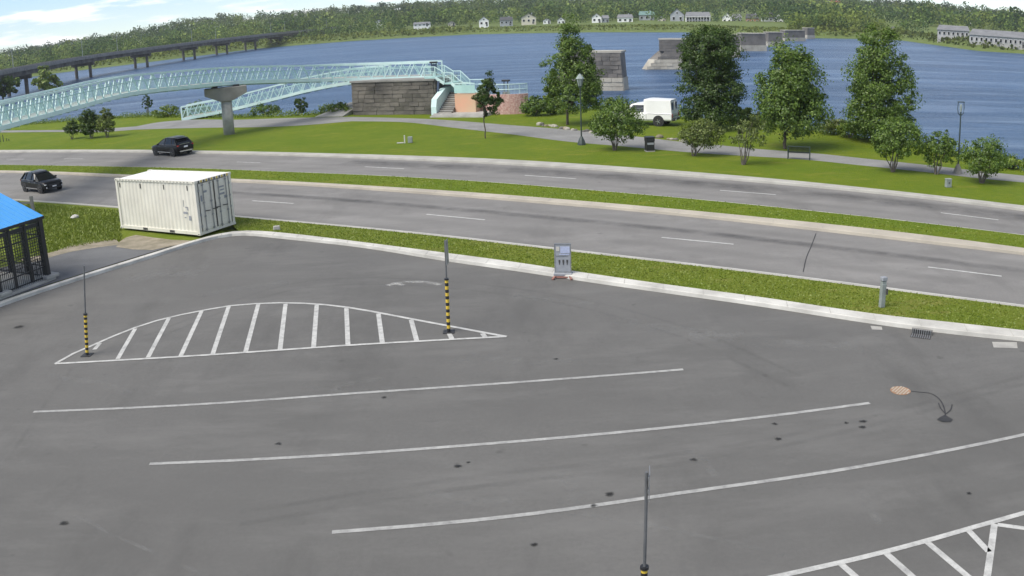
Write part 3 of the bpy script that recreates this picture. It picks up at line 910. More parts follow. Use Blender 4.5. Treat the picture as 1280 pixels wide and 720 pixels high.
def shrub_px(name, label, base_px, x0, x1, ytop, ybot, nleaf, leaf, material, stems=7, group=None, bark='bark_pale'):
    b = G(*base_px, KERB_Z) if len(base_px) == 2 else G(*base_px)
    t = thing(name, label, 'shrub', (b.x, b.y, b.z), 0, group)
    dist = math.hypot(b.x, b.y)
    zt = zat(b, ytop) - b.z; zb = max(0.1, zat(b, ybot) - b.z)
    w = (x1 - x0) * dist / F_PX; cx = ((x0 + x1) / 2 - base_px[0]) * dist / F_PX
    sm = MB()
    for k in range(stems):
        a = 6.28 * k / stems + random.uniform(-.3, .3)
        q = random.uniform(.25, .8)
        p0 = (math.cos(a) * 0.08, math.sin(a) * 0.08, -0.05)
        limb(sm, p0, (cx * .7 + math.cos(a) * w * .40 * q, math.sin(a) * w * .35 * q, zb + (zt - zb) * random.uniform(.35, .8)), 0.035, 0.012, 6, 0.3)
    sm.build('stem', bark, t, smooth=True)
    h = zt - zb
    lobes = [(cx, 0, zb + h * .46, w * .48, w * .44, h * .46, 1.0), (cx - w * .24, .1, zb + h * .38, w * .28, w * .28, h * .34, .45), (cx + w * .24, -.1, zb + h * .42, w * .29, w * .28, h * .36, .45), (cx + w * .03, 0, zb + h * .70, w * .33, w * .30, h * .30, .4)]
    nleaf = int(nleaf * 1.7); leaf *= .8
    P, N = [], []
    W = sum(l[6] for l in lobes)
    for l in lobes:
        n = int(nleaf * l[6] / W)
        p, o = clump_points(n, l[:3], l[3:6], max(8, n // 40), max(.14, w * .09))
        P.append(p); N.append(o)
    P = np.concatenate(P); N = np.concatenate(N)
    quad_cloud('crown', P, leaf * rng.uniform(.6, 1.4, len(P)), material, t, N, .8)
    return t

SG = 'multi stemmed shrubs on the roadside lawn'
shrub_px('lilac_shrub', 'wide round multi stemmed shrub in front of the white pickup', (768, 188), 740, 806, 126, 176, 4600, 0.16, 'leaf_mid', 9, SG)
shrub_px('lilac_shrub', 'low spreading shrub at the path edge below the dark columnar tree', (867, 195), 848, 906, 150, 184, 3000, 0.15, 'leaf_grey', 8, SG)
shrub_px('lilac_shrub', 'sparse thin leaved shrub to the left of the park bench', (929, 206), 914, 962, 142, 186, 1500, 0.14, 'leaf_grey', 7, SG)
shrub_px('lilac_shrub', 'large leafy shrub below the cone shaped riverbank tree', (1116, 215), 1089, 1156, 146, 196, 4800, 0.15, 'leaf_mid', 8, SG)
shrub_px('lilac_shrub', 'middle shrub just left of the forked lantern post', (1170, 218), 1153, 1197, 162, 207, 2800, 0.14, 'leaf_mid', 6, SG)
shrub_px('lilac_shrub', 'rightmost shrub beside the forked lantern post', (1227, 229), 1198, 1261, 170, 219, 3800, 0.14, 'leaf_mid', 10, SG)
LG = 'three shrubs under the footbridge'
shrub_px('garden_shrub', 'small leftmost shrub of three on the lawn under the footbridge', (90, 174), 81, 101, 151, 169, 2600, 0.15, 'leaf_dark', 5, LG)
shrub_px('garden_shrub', 'dense dark middle shrub of three on the lawn under the footbridge', (115, 173), 99, 126, 136, 169, 5000, 0.16, 'leaf_dark', 6, LG)
shrub_px('garden_shrub', 'pale upright shrub beside the dense dark one under the footbridge', (134, 172), 123, 147, 134, 167, 3600, 0.15, 'leaf_grey', 6, LG)

# bushes standing along the bank
BG = 'bushes along the riverbank'
bank_bush = [
    ('slim young tree on the bank between bridge deck and lawn', (185, 145), 178, 192, 118, 138, 700, .2, 'leaf_dark'),
    ('broad leafy bush on the bank where the ramp begins', (210, 146), 192, 226, 131, 146, 1100, .22, 'leaf_bright'),
    ('low bush on the bank under the lower ramp end', (245, 145), 228, 262, 126, 144, 1000, .22, 'leaf_mid'),
    ('pointed conifer like bush beneath the lower bridge ramp', (376, 143.5), 366, 386, 119, 143, 1000, .2, 'leaf_dark'),
    ('low dark bush beneath the ramp beside the conifer', (335, 144), 312, 350, 129, 144, 1100, .22, 'leaf_mid'),
    ('bright bush left of the stone abutment', (418, 143), 398, 442, 129, 142, 1100, .22, 'leaf_bright'),
    ('dark bush growing right of the pink mosaic wall', (668, 145), 652, 690, 119, 144, 2000, .22, 'leaf_mid'),
    ('round bush behind the tall pointed tree', (690, 143), 676, 705, 116, 143, 1500, .22, 'leaf_bright'),
    ('bush behind the pickup hood at the water', (770, 141), 745, 796, 122, 140, 1400, .22, 'leaf_mid'),
    ('pale leafy bush between columnar and oval trees', (925, 155), 912, 942, 133, 154, 1200, .22, 'leaf_bright'),
    ('grey green bush below the oval tree crown', (950, 158), 936, 968, 138, 157, 1200, .2, 'leaf_grey'),
    ('tall weedy bush at the water right of the oval tree', (1040, 168), 1022, 1062, 148, 168, 1500, .2, 'leaf_grey'),
    ('bush at the foot of the cone shaped tree', (1062, 172), 1046, 1086, 152, 172, 1300, .2, 'leaf_bright'),
    ('low bush at the far right end of the bank', (1262, 211), 1246, 1290, 196, 211, 900, .18, 'leaf_bright'),
]
for lab, bpx, x0, x1, yt, yb, n, lf, mt_ in bank_bush:
    shrub_px('bank_bush', lab, bpx, x0, x1, yt, yb, n, lf, mt_, 5, BG)
tree_px('bank_tree', 'leafy tree at the left picture edge below the road bridge', (4, 126, WATER_Z), -16, 29, 92, 122, OVAL, 2500, .8, 'leaf_mid', .3, group='trees by the road bridge')
tree_px('bank_tree', 'bushy tree standing in front of the road bridge piers', (58, 118, WATER_Z), 41, 76, 82, 117, OVAL, 2500, .8, 'leaf_bright', .3, group='trees by the road bridge')

# ragged undergrowth along the whole bank (nobody could count it)
bl = resample(L_bank, 900)
C, S = [], []
blx = [p for p in bl if -95 < p.x < 75]
for i in range(52000):
    p = blx[int(rng.integers(0, len(blx)))]
    dens = max(0.0, 0.5 + 0.5 * math.sin(p.x * 0.9) * math.sin(p.x * 0.37 + 1) + .25 * math.sin(p.x * 3.1))
    v_ = rng.random()
    tall = 2.0 if 14 < p.x < 34 else 1.0
    hh_ = (0.15 + 0.65 * dens) * tall * rng.random() * (1 - abs(v_ - .55))
    C.append((p.x + rng.normal() * .3, p.y - 1.6 + 3.0 * v_, (KERB_Z if v_ < .55 else KERB_Z - (v_ - .55) * 2.0) + hh_)); S.append(rng.uniform(.08, .20))
o = quad_cloud('undergrowth', np.array(C), np.array(S), 'leaf_bright')
tag(o, 'ragged weeds and leafy undergrowth along the riverbank edge', 'undergrowth', kind='stuff')

# grass blades on the near verges
def blades(name, A, B, n, hgt, label, z, wgt=.03):
    A = resample(A, 300); B = resample(B, 300)
    i = rng.random(n) * 298.9; k = i.astype(int); f = (i - k)[:, None]
    a = np.array([tuple(p) for p in A]); b = np.array([tuple(p) for p in B])
    pa = a[k] * (1 - f) + a[k + 1] * f; pb = b[k] * (1 - f) + b[k + 1] * f
    v = rng.random(n)[:, None]
    P = pa * (1 - v) + pb * v
    P[:, 2] = z
    an = rng.random(n) * 6.283
    h = hgt * rng.uniform(.4, 1.3, n); w = wgt * rng.uniform(.6, 1.5, n)
    V = np.empty((n, 3, 3), np.float32)
    dx = np.c_[np.cos(an), np.sin(an), np.zeros(n)] * w[:, None]
    V[:, 0] = P - dx; V[:, 1] = P + dx
    V[:, 2] = P + np.c_[rng.normal(size=n) * .5 * h, rng.normal(size=n) * .5 * h, h]
    me = bpy.data.meshes.new(name)
    me.vertices.add(n * 3); me.loops.add(n * 3); me.polygons.add(n)
    me.vertices.foreach_set('co', V.reshape(-1))
    me.loops.foreach_set('vertex_index', np.arange(n * 3, dtype=np.int32))
    me.polygons.foreach_set('loop_start', np.arange(0, n * 3, 3, dtype=np.int32))
    me.polygons.foreach_set('loop_total', np.full(n, 3, np.int32))
    me.update(calc_edges=True)
    o = link(name, me, 'blade')
    return tag(o, label, 'grass', kind='stuff')
xr0, xr1 = G(296, 287).x, 34
blades('grass', [p for p in lot_r if p.x < xr1], [p for p in near_r if p.x < xr1], 34000, .045, 'short uneven grass between parking lot kerb and near road', KERB_Z - .005)
blades('grass', [p for p in L_medup if -50 < p.x < 42], [p for p in L_farnear_top if -50 < p.x < 42], 18000, .04, 'mown grass on the median between the two roads', KERB_Z - .005, .04)
gl0 = [G(x, y, .05) for x, y in ((20, 326), (50, 321), (90, 311), (125, 304), (152, 301))]
gl1 = [G(x, y, .05) for x, y in ((10, 254), (45, 256), (80, 259), (110, 261), (150, 264))]
blades('grass', gl0, gl1, 15000, .12, 'rough grass between the blue roofed shelter and the container', .07, .04)

# wood on the far hills: one mass of crowns
cen, siz, tin = [], [], []
base_tints = np.array([(0.045, 0.078, 0.026), (0.068, 0.105, 0.032), (0.095, 0.135, 0.038), (0.14, 0.175, 0.050), (0.040, 0.066, 0.032)])
ntree = 0
while ntree < 6000:
    px = rng.uniform(-230, 1530) if rng.random() < .25 else rng.uniform(-20, 1300)
    tt_ = 0.03 + 0.98 * rng.random() ** 1.5
    if tt_ < 0.125 and 505 < px < 985 and (tt_ < .09 or any(a_ - 3 < px < b_ + 3 for a_, b_ in ((515, 540), (597, 613), (623, 672), (695, 708), (738, 793), (797, 820), (836, 890), (900, 981)))):
        continue
    if 1085 < px < 1320 and tt_ < 0.20 and (px > 1160 or rng.random() < .85):
        continue
    if 330 < px < 620 and tt_ < 0.07 and rng.random() < .5:
        continue
    if tt_ > .16 and math.sin(px * .021 + 1.3) * math.sin(tt_ * 13 + px * .006) > .42 and rng.random() < .95:
        continue                                     # open fields between the woods
    if ntree < 90:
        px, tt_ = rng.uniform(984, 1104), rng.uniform(.03, .10)      # willows standing at the far waterline
    p = far_pt(fx_of(px), tt_)
    hgt = rng.uniform(6, 13) * (1.35 if rng.random() < .12 else 1) * (0.62 if tt_ < .14 else 1.0)
    hgt *= .85
    wr = hgt * rng.uniform(.42, .62)
    n = 46
    e = rng.normal(size=(n, 3)); e /= np.linalg.norm(e, axis=1)[:, None]
    e *= (rng.random(n) ** .35)[:, None]
    c = np.array([p.x, p.y, p.z + hgt * .56]) + e * np.array([wr, wr, hgt * .47])
    cen.append(c); siz.append(rng.uniform(.10, .22, n) * hgt)
    wv = .5 + .5 * math.sin(px * .031 + tt_ * 9) * math.sin(px * .011 - tt_ * 5 + 2)
    pr = np.array([.34, .28, .14, .06, .18]) * (1 - wv) + np.array([.08, .22, .34, .30, .06]) * wv
    tb = base_tints[int(rng.choice(5, p=pr / pr.sum()))] * rng.uniform(.75, 1.25) * (1.45 if tt_ < .3 else 1.15 if tt_ < .65 else .85)
    if ntree < 90:
        tb = np.array((.17, .215, .05)) * rng.uniform(.75, 1.2)
    tin.append(np.repeat(tb[None], n, 0) * rng.uniform(.75, 1.25, (n, 1)))
    ntree += 1
wm2 = bpy.data.materials.new('far_wood'); wm2.use_nodes = True
t = wm2.node_tree
t.nodes.remove(t.nodes['Principled BSDF'])
at = t.nodes.new('ShaderNodeAttribute'); at.attribute_name = 'tint'
d = t.nodes.new('ShaderNodeBsdfDiffuse'); tr = t.nodes.new('ShaderNodeBsdfTranslucent'); ms = t.nodes.new('ShaderNodeMixShader'); ms.inputs[0].default_value = .3
t.links.new(at.outputs['Color'], d.inputs['Color']); t.links.new(at.outputs['Color'], tr.inputs['Color'])
t.links.new(d.outputs[0], ms.inputs[1]); t.links.new(tr.outputs[0], ms.inputs[2]); t.links.new(ms.outputs[0], t.nodes['Material Output'].inputs['Surface'])
M['far_wood'] = wm2
o = quad_cloud('forest', np.concatenate(cen), np.concatenate(siz), 'far_wood', tint=np.concatenate(tin))
tag(o, 'green wooded hillsides on the far shore of the river', 'forest', kind='stuff')

# reeds and scrub at the far waterline
cen, siz, tin = [], [], []
for i in range(9000):
    px = rng.uniform(-30, 1310)
    p = far_pt(fx_of(px), rng.uniform(.008, .045))
    lowb = .8 if 590 < px < 990 else 1.5 if px > 1130 else 2.2
    cen.append((p.x, p.y, p.z + rng.random() * lowb)); siz.append(rng.uniform(.6, 1.0 + lowb * .6))
    tin.append(np.array((.07, .10, .035) if px > 1130 else (.13, .17, .05)) * rng.uniform(.6, 1.35) + (np.array((.04, .03, 0)) * rng.random()))
o = quad_cloud('shrubbery', np.array(cen), np.array(siz), 'far_wood', tint=np.array(tin))
tag(o, 'pale green scrub lining the far waterline', 'scrub', kind='stuff')

# ------------------------------------------------------------------ shipping container
CL, CW, CH = 6.06, 2.44, 2.59
ct = thing('shipping_container', 'off white corrugated shipping container at the corner of the lot', 'container', (-14.50, 40.81, 0.16), -0.488)
# local axes: door end at x = 0, body runs to x = -CL, long side facing the lot at y = 0
def corrugated(y, depth, x0, x1, z0, z1, flip):
    v, f = [], []
    x = x0; prof = []
    pitch = 0.278
    k = 0
    while x < x1 - 1e-6:
        for dx, d in ((0, 0), (0.072, 0), (0.14, depth), (0.212, depth)):
            if x + dx < x1:
                prof.append((x + dx, y + (d if not flip else -d)))
        x += pitch
    prof.append((x1, y))
    for px, py in prof:
        v += [(px, py, z0), (px, py, z1)]
    for i in range(len(prof) - 1):
        f.append((2 * i, 2 * i + 2, 2 * i + 3, 2 * i + 1))
    mb = MB(); mb.add(v, f)
    return mb
corrugated(0.045, 0.024, -CL + 0.12, -0.12, 0.14, CH - 0.10, False).build('side_panel', 'white_steel', ct)
corrugated(CW - 0.045, 0.034, -CL + 0.12, -0.12, 0.14, CH - 0.10, True).build('side_panel', 'white_steel', ct)
MB().box((-CL + 0.05, CW / 2, CH / 2), (0.06, CW - 0.22, CH - 0.2)).build('end_panel', 'white_steel', ct)
rf = MB()
for i in range(20):
    x = -CL + 0.16 + i * (CL - 0.32) / 20
    rf.box((x + 0.14, CW / 2, CH - 0.045 + (0.012 if i % 2 else 0)), ((CL - 0.32) / 20, CW - 0.16, 0.03))
rf.build('roof', 'white_roof', ct)
for x in (-0.08, -CL + 0.08):
    for y in (0.08, CW - 0.08):
        MB().box((x, y, CH / 2), (0.16, 0.16, CH - 0.22)).build('corner_post', 'white_steel', ct, bev=0.01)
        for z in (0.06, CH - 0.06):
            c = MB().box((x, y, z), (0.19, 0.19, 0.118)).build('corner_casting', 'white_steel', ct, bev=0.008)
            MB().box((x, y + (-0.093 if y < 1 else 0.093), z), (0.075, 0.012, 0.05)).build('casting_hole', 'dark_gasket', c)
for y in (0.05, CW - 0.05):
    MB().box((-CL / 2, y, CH - 0.06), (CL - 0.36, 0.09, 0.10)).build('top_rail', 'white_steel', ct)
    br = MB().box((-CL / 2, y, 0.09), (CL - 0.36, 0.09, 0.15)).build('bottom_rail', 'white_steel', ct)
    s = -1 if y < 1 else 1
    for x in (-2.0, -4.05):
        MB().box((x, y + s * 0.046, 0.09), (0.36, 0.012, 0.11)).build('fork_pocket', 'dark_gasket', br)
    for k in range(22):
        MB().box((-CL + 0.42 + k * 0.245, y + s * 0.046, CH - 0.065), (0.11, 0.008, 0.026)).build('rail_mark', 'dark_gasket', ct)
hd = MB().box((-0.05, CW / 2, CH - 0.07), (0.10, CW - 0.36, 0.12)).build('door_header', 'white_steel', ct)
for k in range(12):
    MB().box((0.005, 0.26 + k * 0.175, CH - 0.07), (0.014, 0.085, 0.10)).build('hazard_mark', 'yellow' if k % 2 else 'dark_gasket', hd)
MB().box((-0.05, CW / 2, 0.085), (0.10, CW - 0.36, 0.15)).build('door_sill', 'white_steel', ct)
for dno, (y0, y1) in enumerate(((0.185, CW / 2 - 0.012), (CW / 2 + 0.012, CW - 0.185))):
    dr = MB().box((-0.03, (y0 + y1) / 2, CH / 2), (0.05, y1 - y0, CH - 0.34)).build('door', 'white_steel', ct, bev=0.006)
    for k in range(5):
        MB().box((0.0, (y0 + y1) / 2, 0.36 + k * 0.46), (0.02, y1 - y0 - 0.16, 0.20)).build('door_rib', 'white_steel', dr)
    for yy in (y0 + 0.012, y1 - 0.012):
        MB().box((0.003, yy, CH / 2), (0.022, 0.022, CH - 0.36)).build('gasket', 'dark_gasket', dr)
    for yy in (y0 + 0.26, y1 - 0.26):
        MB().tube([(0.055, yy, 0.14), (0.055, yy, CH - 0.14)], 0.022, 8).build('locking_bar', 'steel', dr)
        MB().beam((0.07, yy, 1.10), (0.07, yy + (0.34 if dno == 0 else -0.34), 1.07 if dno == 0 else 1.13), 0.03, 0.04).build('handle', 'dark_gasket', dr)
        for z in (0.22, 0.85, 1.5, CH - 0.24):
            MB().box((0.05, yy, z), (0.04, 0.10, 0.07)).build('bar_bracket', 'steel', dr)
    for z in (0.4, 0.95, 1.5, 2.1):
        MB().box((0.01, y0 + 0.0 if dno == 0 else y1, z), (0.03, 0.09, 0.10)).build('hinge', 'steel', dr)
# faint grey stencilled code blocks on the doors and the long side
for (yy, z, w, h) in ((0.34, 1.72, 0.12, 0.28), (1.72, 2.02, 0.34, 0.07), (1.75, 1.86, 0.26, 0.06), (1.72, 1.68, 0.36, 0.09), (1.95, 1.5, 0.20, 0.14), (0.62, 2.0, 0.2, 0.10)):
    MB().box((0.012, yy, z), (0.010, w, h)).build('stencil_mark', 'sign_grey', ct)
for (x, z, w, h) in ((-0.95, 1.05, 0.20, 0.10), (-0.80, 1.05, 0.10, 0.10), (-0.62, 0.80, 0.16, 0.22), (-0.98, 1.50, 0.03, 0.34), (-0.80, 1.32, 0.16, 0.05), (-0.72, 1.25, 0.06, 0.16), (-0.95, 0.82, 0.12, 0.05)):
    MB().box((x, 0.040, z), (w, 0.012, h)).build('stencil_mark', 'sign_grey', ct)
for x in (-5.75, -4.1, -2.3, -0.6):
    MB().box((x, 0.035, CH - 0.34), (0.05, 0.02, 0.24)).build('vent', 'dark_gasket', ct)

# ------------------------------------------------------------------ blue roofed black steel shelter at the left edge
SC = G(61, 350, 0.10)
fd = (G(0, 373, 0.10) - SC); fd.z = 0; fd.normalize()      # along the kerb towards the camera
bd = Vector((-fd.y, fd.x, 0))
if bd.x > 0: bd = -bd
st = thing('steel_shelter', 'black steel fenced shelter with a bright blue sheet roof', 'shelter', (SC.x, SC.y, 0.10))
SL, SD, SHH = 6.0, 4.2, 2.62
def sp_(a, b_, z):
    return fd * a + bd * b_ + Vector((0, 0, z))
slab = MB(); slab.prism([sp_(-.25, -.25, 0), sp_(SL, -.25, 0), sp_(SL, SD, 0), sp_(-.25, SD, 0)], -0.08, 0.10)
slab.build('floor_slab', 'concrete', st, bev=0.02)
MB().prism([sp_(-.42, -.30, 0), sp_(.30, -.30, 0), sp_(.30, .34, 0), sp_(-.42, .34, 0)], 0.10, 0.24).build('footing', 'concrete', st, bev=0.03)
MB().prism([sp_(2.2, -.30, 0), sp_(2.8, -.30, 0), sp_(2.8, .34, 0), sp_(2.2, .34, 0)], 0.10, 0.24).build('footing', 'concrete', st, bev=0.03)
def shelter_side(p, q, n, posts, mesh=False):
    d = (q - p)
    for k in range(posts + 1):
        b = p + d * (k / posts)
        w = 0.20 if k in (0, posts) else 0.11
        MB().box((b.x, b.y, SHH / 2 + 0.1), (w, w, SHH - 0.1), math.atan2(fd.y, fd.x)).build('post', 'black', st)
    for z, h in ((0.18, .05), (0.62, .05), (1.95, .05), (2.45, .16)):
        MB().beam(p + Vector((0, 0, z)), q + Vector((0, 0, z)), 0.05, h).build('rail', 'black', st)
    pk = MB()
    for k in range(n):
        b = p + d * ((k + .5) / n)
        pk.box((b.x, b.y, 0.5), (0.018, 0.018, 0.8), 0)
    o_ = pk.build('picket', 'black', st); o_['kind'] = 'stuff'
    if not mesh:
        return
    wr = MB()
    L = d.length
    for k in range(int(L / .12)):
        b = p + d * ((k + .5) / int(L / .12))
        wr.beam(b + Vector((0, 0, .85)), b + Vector((0, 0, 2.45)), .024)
    for k in range(13):
        z = .9 + k * .12
        wr.beam(p + Vector((0, 0, z)), q + Vector((0, 0, z)), .024)
    o_ = wr.build('wire_mesh', 'black', st); o_['kind'] = 'stuff'
shelter_side(sp_(0, 0, 0), sp_(SL, 0, 0), 60, 7, True)
shelter_side(sp_(0, 0.1, 0), sp_(0, SD, 0), 42, 3)
shelter_side(sp_(SL, 0.1, 0), sp_(SL, SD, 0), 42, 3)
shelter_side(sp_(0, SD, 0), sp_(SL, SD, 0), 60, 4)
rz0 = SHH + 0.06
best = None
for k in range(200):                # roof pitch surveyed from the raking edge of the roof
    rise = k * .02
    for j in range(60):
        bb = j * SD / 40
        q = SC + sp_(-.16, bb, rz0 + rise * bb / SD)
        X_, Y_ = proj(q)
        if X_ < 0:
            e_ = abs(Y_ - 242)
            if best is None or e_ < best[0]: best = (e_, rise)
            break
rz1 = rz0 + best[1]
rfm = MB()
ov = 0.16
a0, a1, a2, a3 = sp_(-ov, -ov, rz0), sp_(SL + ov, -ov, rz0), sp_(SL + ov, SD + ov, rz1), sp_(-ov, SD + ov, rz1)
th_ = Vector((0, 0, 0.06))
rfm.add([a0, a1, a2, a3, a0 + th_, a1 + th_, a2 + th_, a3 + th_], [(3, 2, 1, 0), (4, 5, 6, 7), (0, 1, 5, 4), (1, 2, 6, 5), (2, 3, 7, 6), (3, 0, 4, 7)])
ro = rfm.build('roof', 'blue_roof', st)
for k in range(21):
    x = -ov + 0.05 + k * (SL + 2 * ov - .1) / 20
    MB().beam(sp_(x, -ov + .01, rz0 + .075), sp_(x, SD + ov - .01, rz1 + .075), 0.035, 0.03).build('roof_rib', 'blue_roof', ro)
MB().beam(sp_(-ov, -ov - .012, rz0 + .01), sp_(SL + ov, -ov - .012, rz0 + .01), .02, .12).build('fascia', 'black', st)

# weathered fence stub behind the shelter
fs_ = thing('fence_stub', 'short weathered post stub standing behind the blue roofed shelter', 'post', tuple(G(42, 268, .08)))
MB().box((0, 0, .55), (.22, .18, 1.15), .3, .9).build('post', 'concrete_dark', fs_)
MB().box((-.9, -.1, .45), (.14, .14, .95), .1, .9).build('post', 'concrete_dark', fs_)
MB().beam((-1.5, -.1, .8), (.1, 0, .72), .05, .12).build('rail', 'concrete_dark', fs_)
rk = thing('pale_rock', 'small pale rock on the rough grass behind the shelter', 'rock', tuple(G(94, 273, .10)))
r_ = MB()
rings = []
for z, q in ((0, .8), (.08, 1), (.16, .8), (.22, .35)):
    rings.append([(math.cos(t_) * .28 * q * random.uniform(.8, 1.2), math.sin(t_) * .2 * q * random.uniform(.8, 1.2), z) for t_ in [i * .785 for i in range(8)]])
r_.loft(rings).build('stone', 'kerb', rk)
rk2 = thing('kerb_block', 'small grey concrete block lying on the grass by the lot kerb', 'block', tuple(G(346, 287, KERB_Z)), .3)
MB().box((0, 0, .09), (.34, .22, .18), 0, .85).build('block', 'concrete', rk2, bev=.02)

# ------------------------------------------------------------------ sign posts with striped sleeves
def sign_post(label, base, top_z, stripe_px, lean=(0, 0), plate=None):
    t_ = thing('sign_post', label, 'sign post', tuple(base), 0, 'sign posts on the parking lot')
    z1 = top_z
    MB().box((0, 0, 0.01), (.34, .34, .02)).build('base_plate', 'car_plastic', t_)
    h = stripe_px
    n = 16
    for k in range(n):
        za, zb = .02 + h * k / n, .02 + h * (k + 1) / n
        lx0, lx1 = lean[0] * za / z1, lean[0] * zb / z1
        MB().tube([(lx0, 0, za), (lx1, 0, zb)], .054, 12).build('sleeve_band', 'yellow' if k % 2 else 'black', t_)
    MB().tube([(lean[0] * h / z1, 0, h), (lean[0] * (h + .05) / z1, 0, h + .05)], .07, 12).build('sleeve_cap', 'black', t_)
    MB().tube([(lean[0] * h / z1, 0, h), (lean[0], lean[1], z1)], .026, 10).build('pole', 'pole_steel', t_)
    if plate:
        w, hh, rz = plate
        p = MB().box((lean[0] + math.sin(rz) * .045, lean[1] - math.cos(rz) * .045, z1 - hh / 2 + .03), (w, .012, hh), rz).build('sign_plate', 'steel', t_)
        for z in (z1 - .1, z1 - hh + .14):
            MB().box((lean[0] + math.sin(rz) * .036, lean[1] - math.cos(rz) * .036, z), (.10, .03, .05), rz).build('bracket', 'steel', p)
    return t_
b1 = G(109, 444); b2 = G(561, 415); b3 = G(803, 790)
sign_post('leaning bare sign post at the left tip of the hatched island', b1, zat(b1, 333), zat(b1, 394), (.44, 0))
sign_post('sign post seen edge on at the right tip of the hatched island', b2, zat(b2, 301), zat(b2, 350), (.05, 0), (.30, .75, math.radians(80)))
sign_post('sign post rising from the bottom edge of the picture', b3, zat(b3, 590), zat(b3, 711), (-.02, 0), (.30, .45, math.radians(82)))

# ------------------------------------------------------------------ small things on the lot edge
ab = G(704, 346.5)
af = thing('sandwich_board', 'grey printed pavement sign on reddish feet at the lot kerb', 'sign', (ab.x, ab.y, 0.0), math.radians(-10))
MB().box((0, 0, .72), (.56, .05, 1.02)).build('panel', 'sign_grey', af, bev=.01)
MB().box((0, .0, 1.235), (.60, .07, .04)).build('frame_rail', 'steel', af)
MB().box((0, .0, .20), (.60, .07, .05)).build('frame_rail', 'steel', af)
for x in (-.285, .285):
    MB().box((x, 0, .72), (.035, .065, 1.04)).build('frame_post', 'steel', af)
MB().box((.09, -.030, 1.03), (.34, .012, .24)).build('print_block', 'sign_blue', af)
MB().box((-.17, -.030, 1.06), (.12, .012, .16)).build('print_block', 'kerb', af)
MB().box((.06, -.030, .86), (.36, .012, .035)).build('print_line', 'sign_blue', af)
MB().box((-.02, -.030, .80), (.44, .012, .03)).build('print_line', 'steel', af)
for k, x in enumerate((-.12, 0.02, .16)):
    m_ = MB(); m_.prism([(x - .030, -.036), (x + .030, -.036), (x + .030, -.024), (x - .030, -.024)], .56, .66)
    m_.prism([(x - .018, -.036), (x + .018, -.036), (x + .018, -.024), (x - .018, -.024)], .48, .56)
    m_.build('print_figure', 'dark_gasket', af)
MB().box((0, 0, .13), (.66, .30, .09)).build('base_tray', 'sign_grey', af, bev=.015)
for x in (-.30, .30):
    MB().beam((x * .9, -.22, .09), (x * 1.15, -.40, .03), .07, .05).build('foot', 'brick_red', af)
    MB().beam((x * .9, .12, .09), (x * 1.15, .34, .03), .07, .05).build('foot', 'brick_red', af)
MB().box((0, -.18, .05), (.5, .06, .05)).build('foot_rail', 'brick_red', af)

up = G(1102, 384, KERB_Z)
pd = thing('utility_pedestal', 'grey green utility post with a flat cap on the grass strip', 'utility post', tuple(up))
MB().box((0, 0, .40), (.17, .15, .80), .2).build('post', 'grey_paint', pd, bev=.015)
MB().box((0, 0, .83), (.15, .13, .10), .2).build('neck', 'grey_paint', pd)
MB().box((0, 0, .96), (.20, .17, .13), .2).build('cap', 'sign_grey', pd, bev=.02)
MB().box((.10, -.11, .55), (.05, .05, .20), .2).build('lock_box', 'dark_gasket', pd)

gr = G(1152, 417.5)
kd = (G(1177, 416.5) - G(1104, 407)).normalized(); kz = math.atan2(kd.y, kd.x)
dg = thing('drain_inlet', 'slotted iron drain inlet set in the lot kerb', 'drain', (gr.x, gr.y, 0.0), kz)
MB().box((0, .07, .055), (.66, .22, .11)).build('frame', 'concrete_dark', dg)
MB().box((0, -.045, .075), (.60, .02, .12)).build('opening', 'rubber', dg)
for k in range(9):
    MB().box((-.27 + k * .0675, -.060, .085), (.022, .03, .14)).build('bar', 'steel', dg)
MB().box((0, -.25, .008), (.62, .34, .012)).build('grate_frame', 'dark_gasket', dg)
for k in range(9):
    MB().box((-.27 + k * .0675, -.25, .020), (.026, .32, .014)).build('bar', 'steel', dg)
for nm, pts in (('pale square', [(1240, 427.5), (1271, 428), (1272, 435.5), (1242, 434.5)]), ('pale', [(1088, 407.5), (1102, 408.5), (1103, 412.5), (1090, 412)])):
    pp = [G(*p) for p in pts]
    patch('concrete_repair', pp, .006, 'concrete', lot)

# rusty cover with a dark seep mark running to a stained spot
mc = G(1125.5, 488.5)
mh = thing('manhole_cover', 'round rusty orange cover set in the parking lot asphalt', 'manhole cover', (mc.x, mc.y, 0))
rw = (G(1138, 488.5) - G(1113, 488.5)).length / 2
MB().tube([(0, 0, -.05), (0, 0, .012)], rw, 28).build('cover', 'rust', mh)
for i in range(-4, 5):
    L_ = math.sqrt(max(0, 1 - (i / 5) ** 2)) * rw * .9
    for j in range(-4, 5):
        if abs(j) / 5 * rw < L_ * .95 and (i + j) % 2 == 0 and True:
            MB().box((j * rw / 5, i * rw / 5, .013), (rw / 6, rw / 6, .014), .78).build('stud', 'kerb_sand', mh)
stripe('sealed_crack', line_px([(1139, 489), (1150, 490.5), (1162, 491.5), (1172, 497), (1178, 505), (1181, 514), (1182, 523)], step=.1), .035, 'tar', lot, .007)
stripe('sealed_crack', line_px([(1182, 518), (1176, 511), (1173, 504)], step=.1), .03, 'tar', lot, .010)
stripe('sealed_crack', line_px([(1182, 518), (1188, 513), (1190, 506)], step=.1), .03, 'tar', lot, .013)
patch('tar_patch', [G(x, y) for x, y in ((1171, 525), (1175, 522), (1181, 519), (1186, 522), (1191, 525), (1188, 528), (1178, 528))], .016, 'tar', lot)

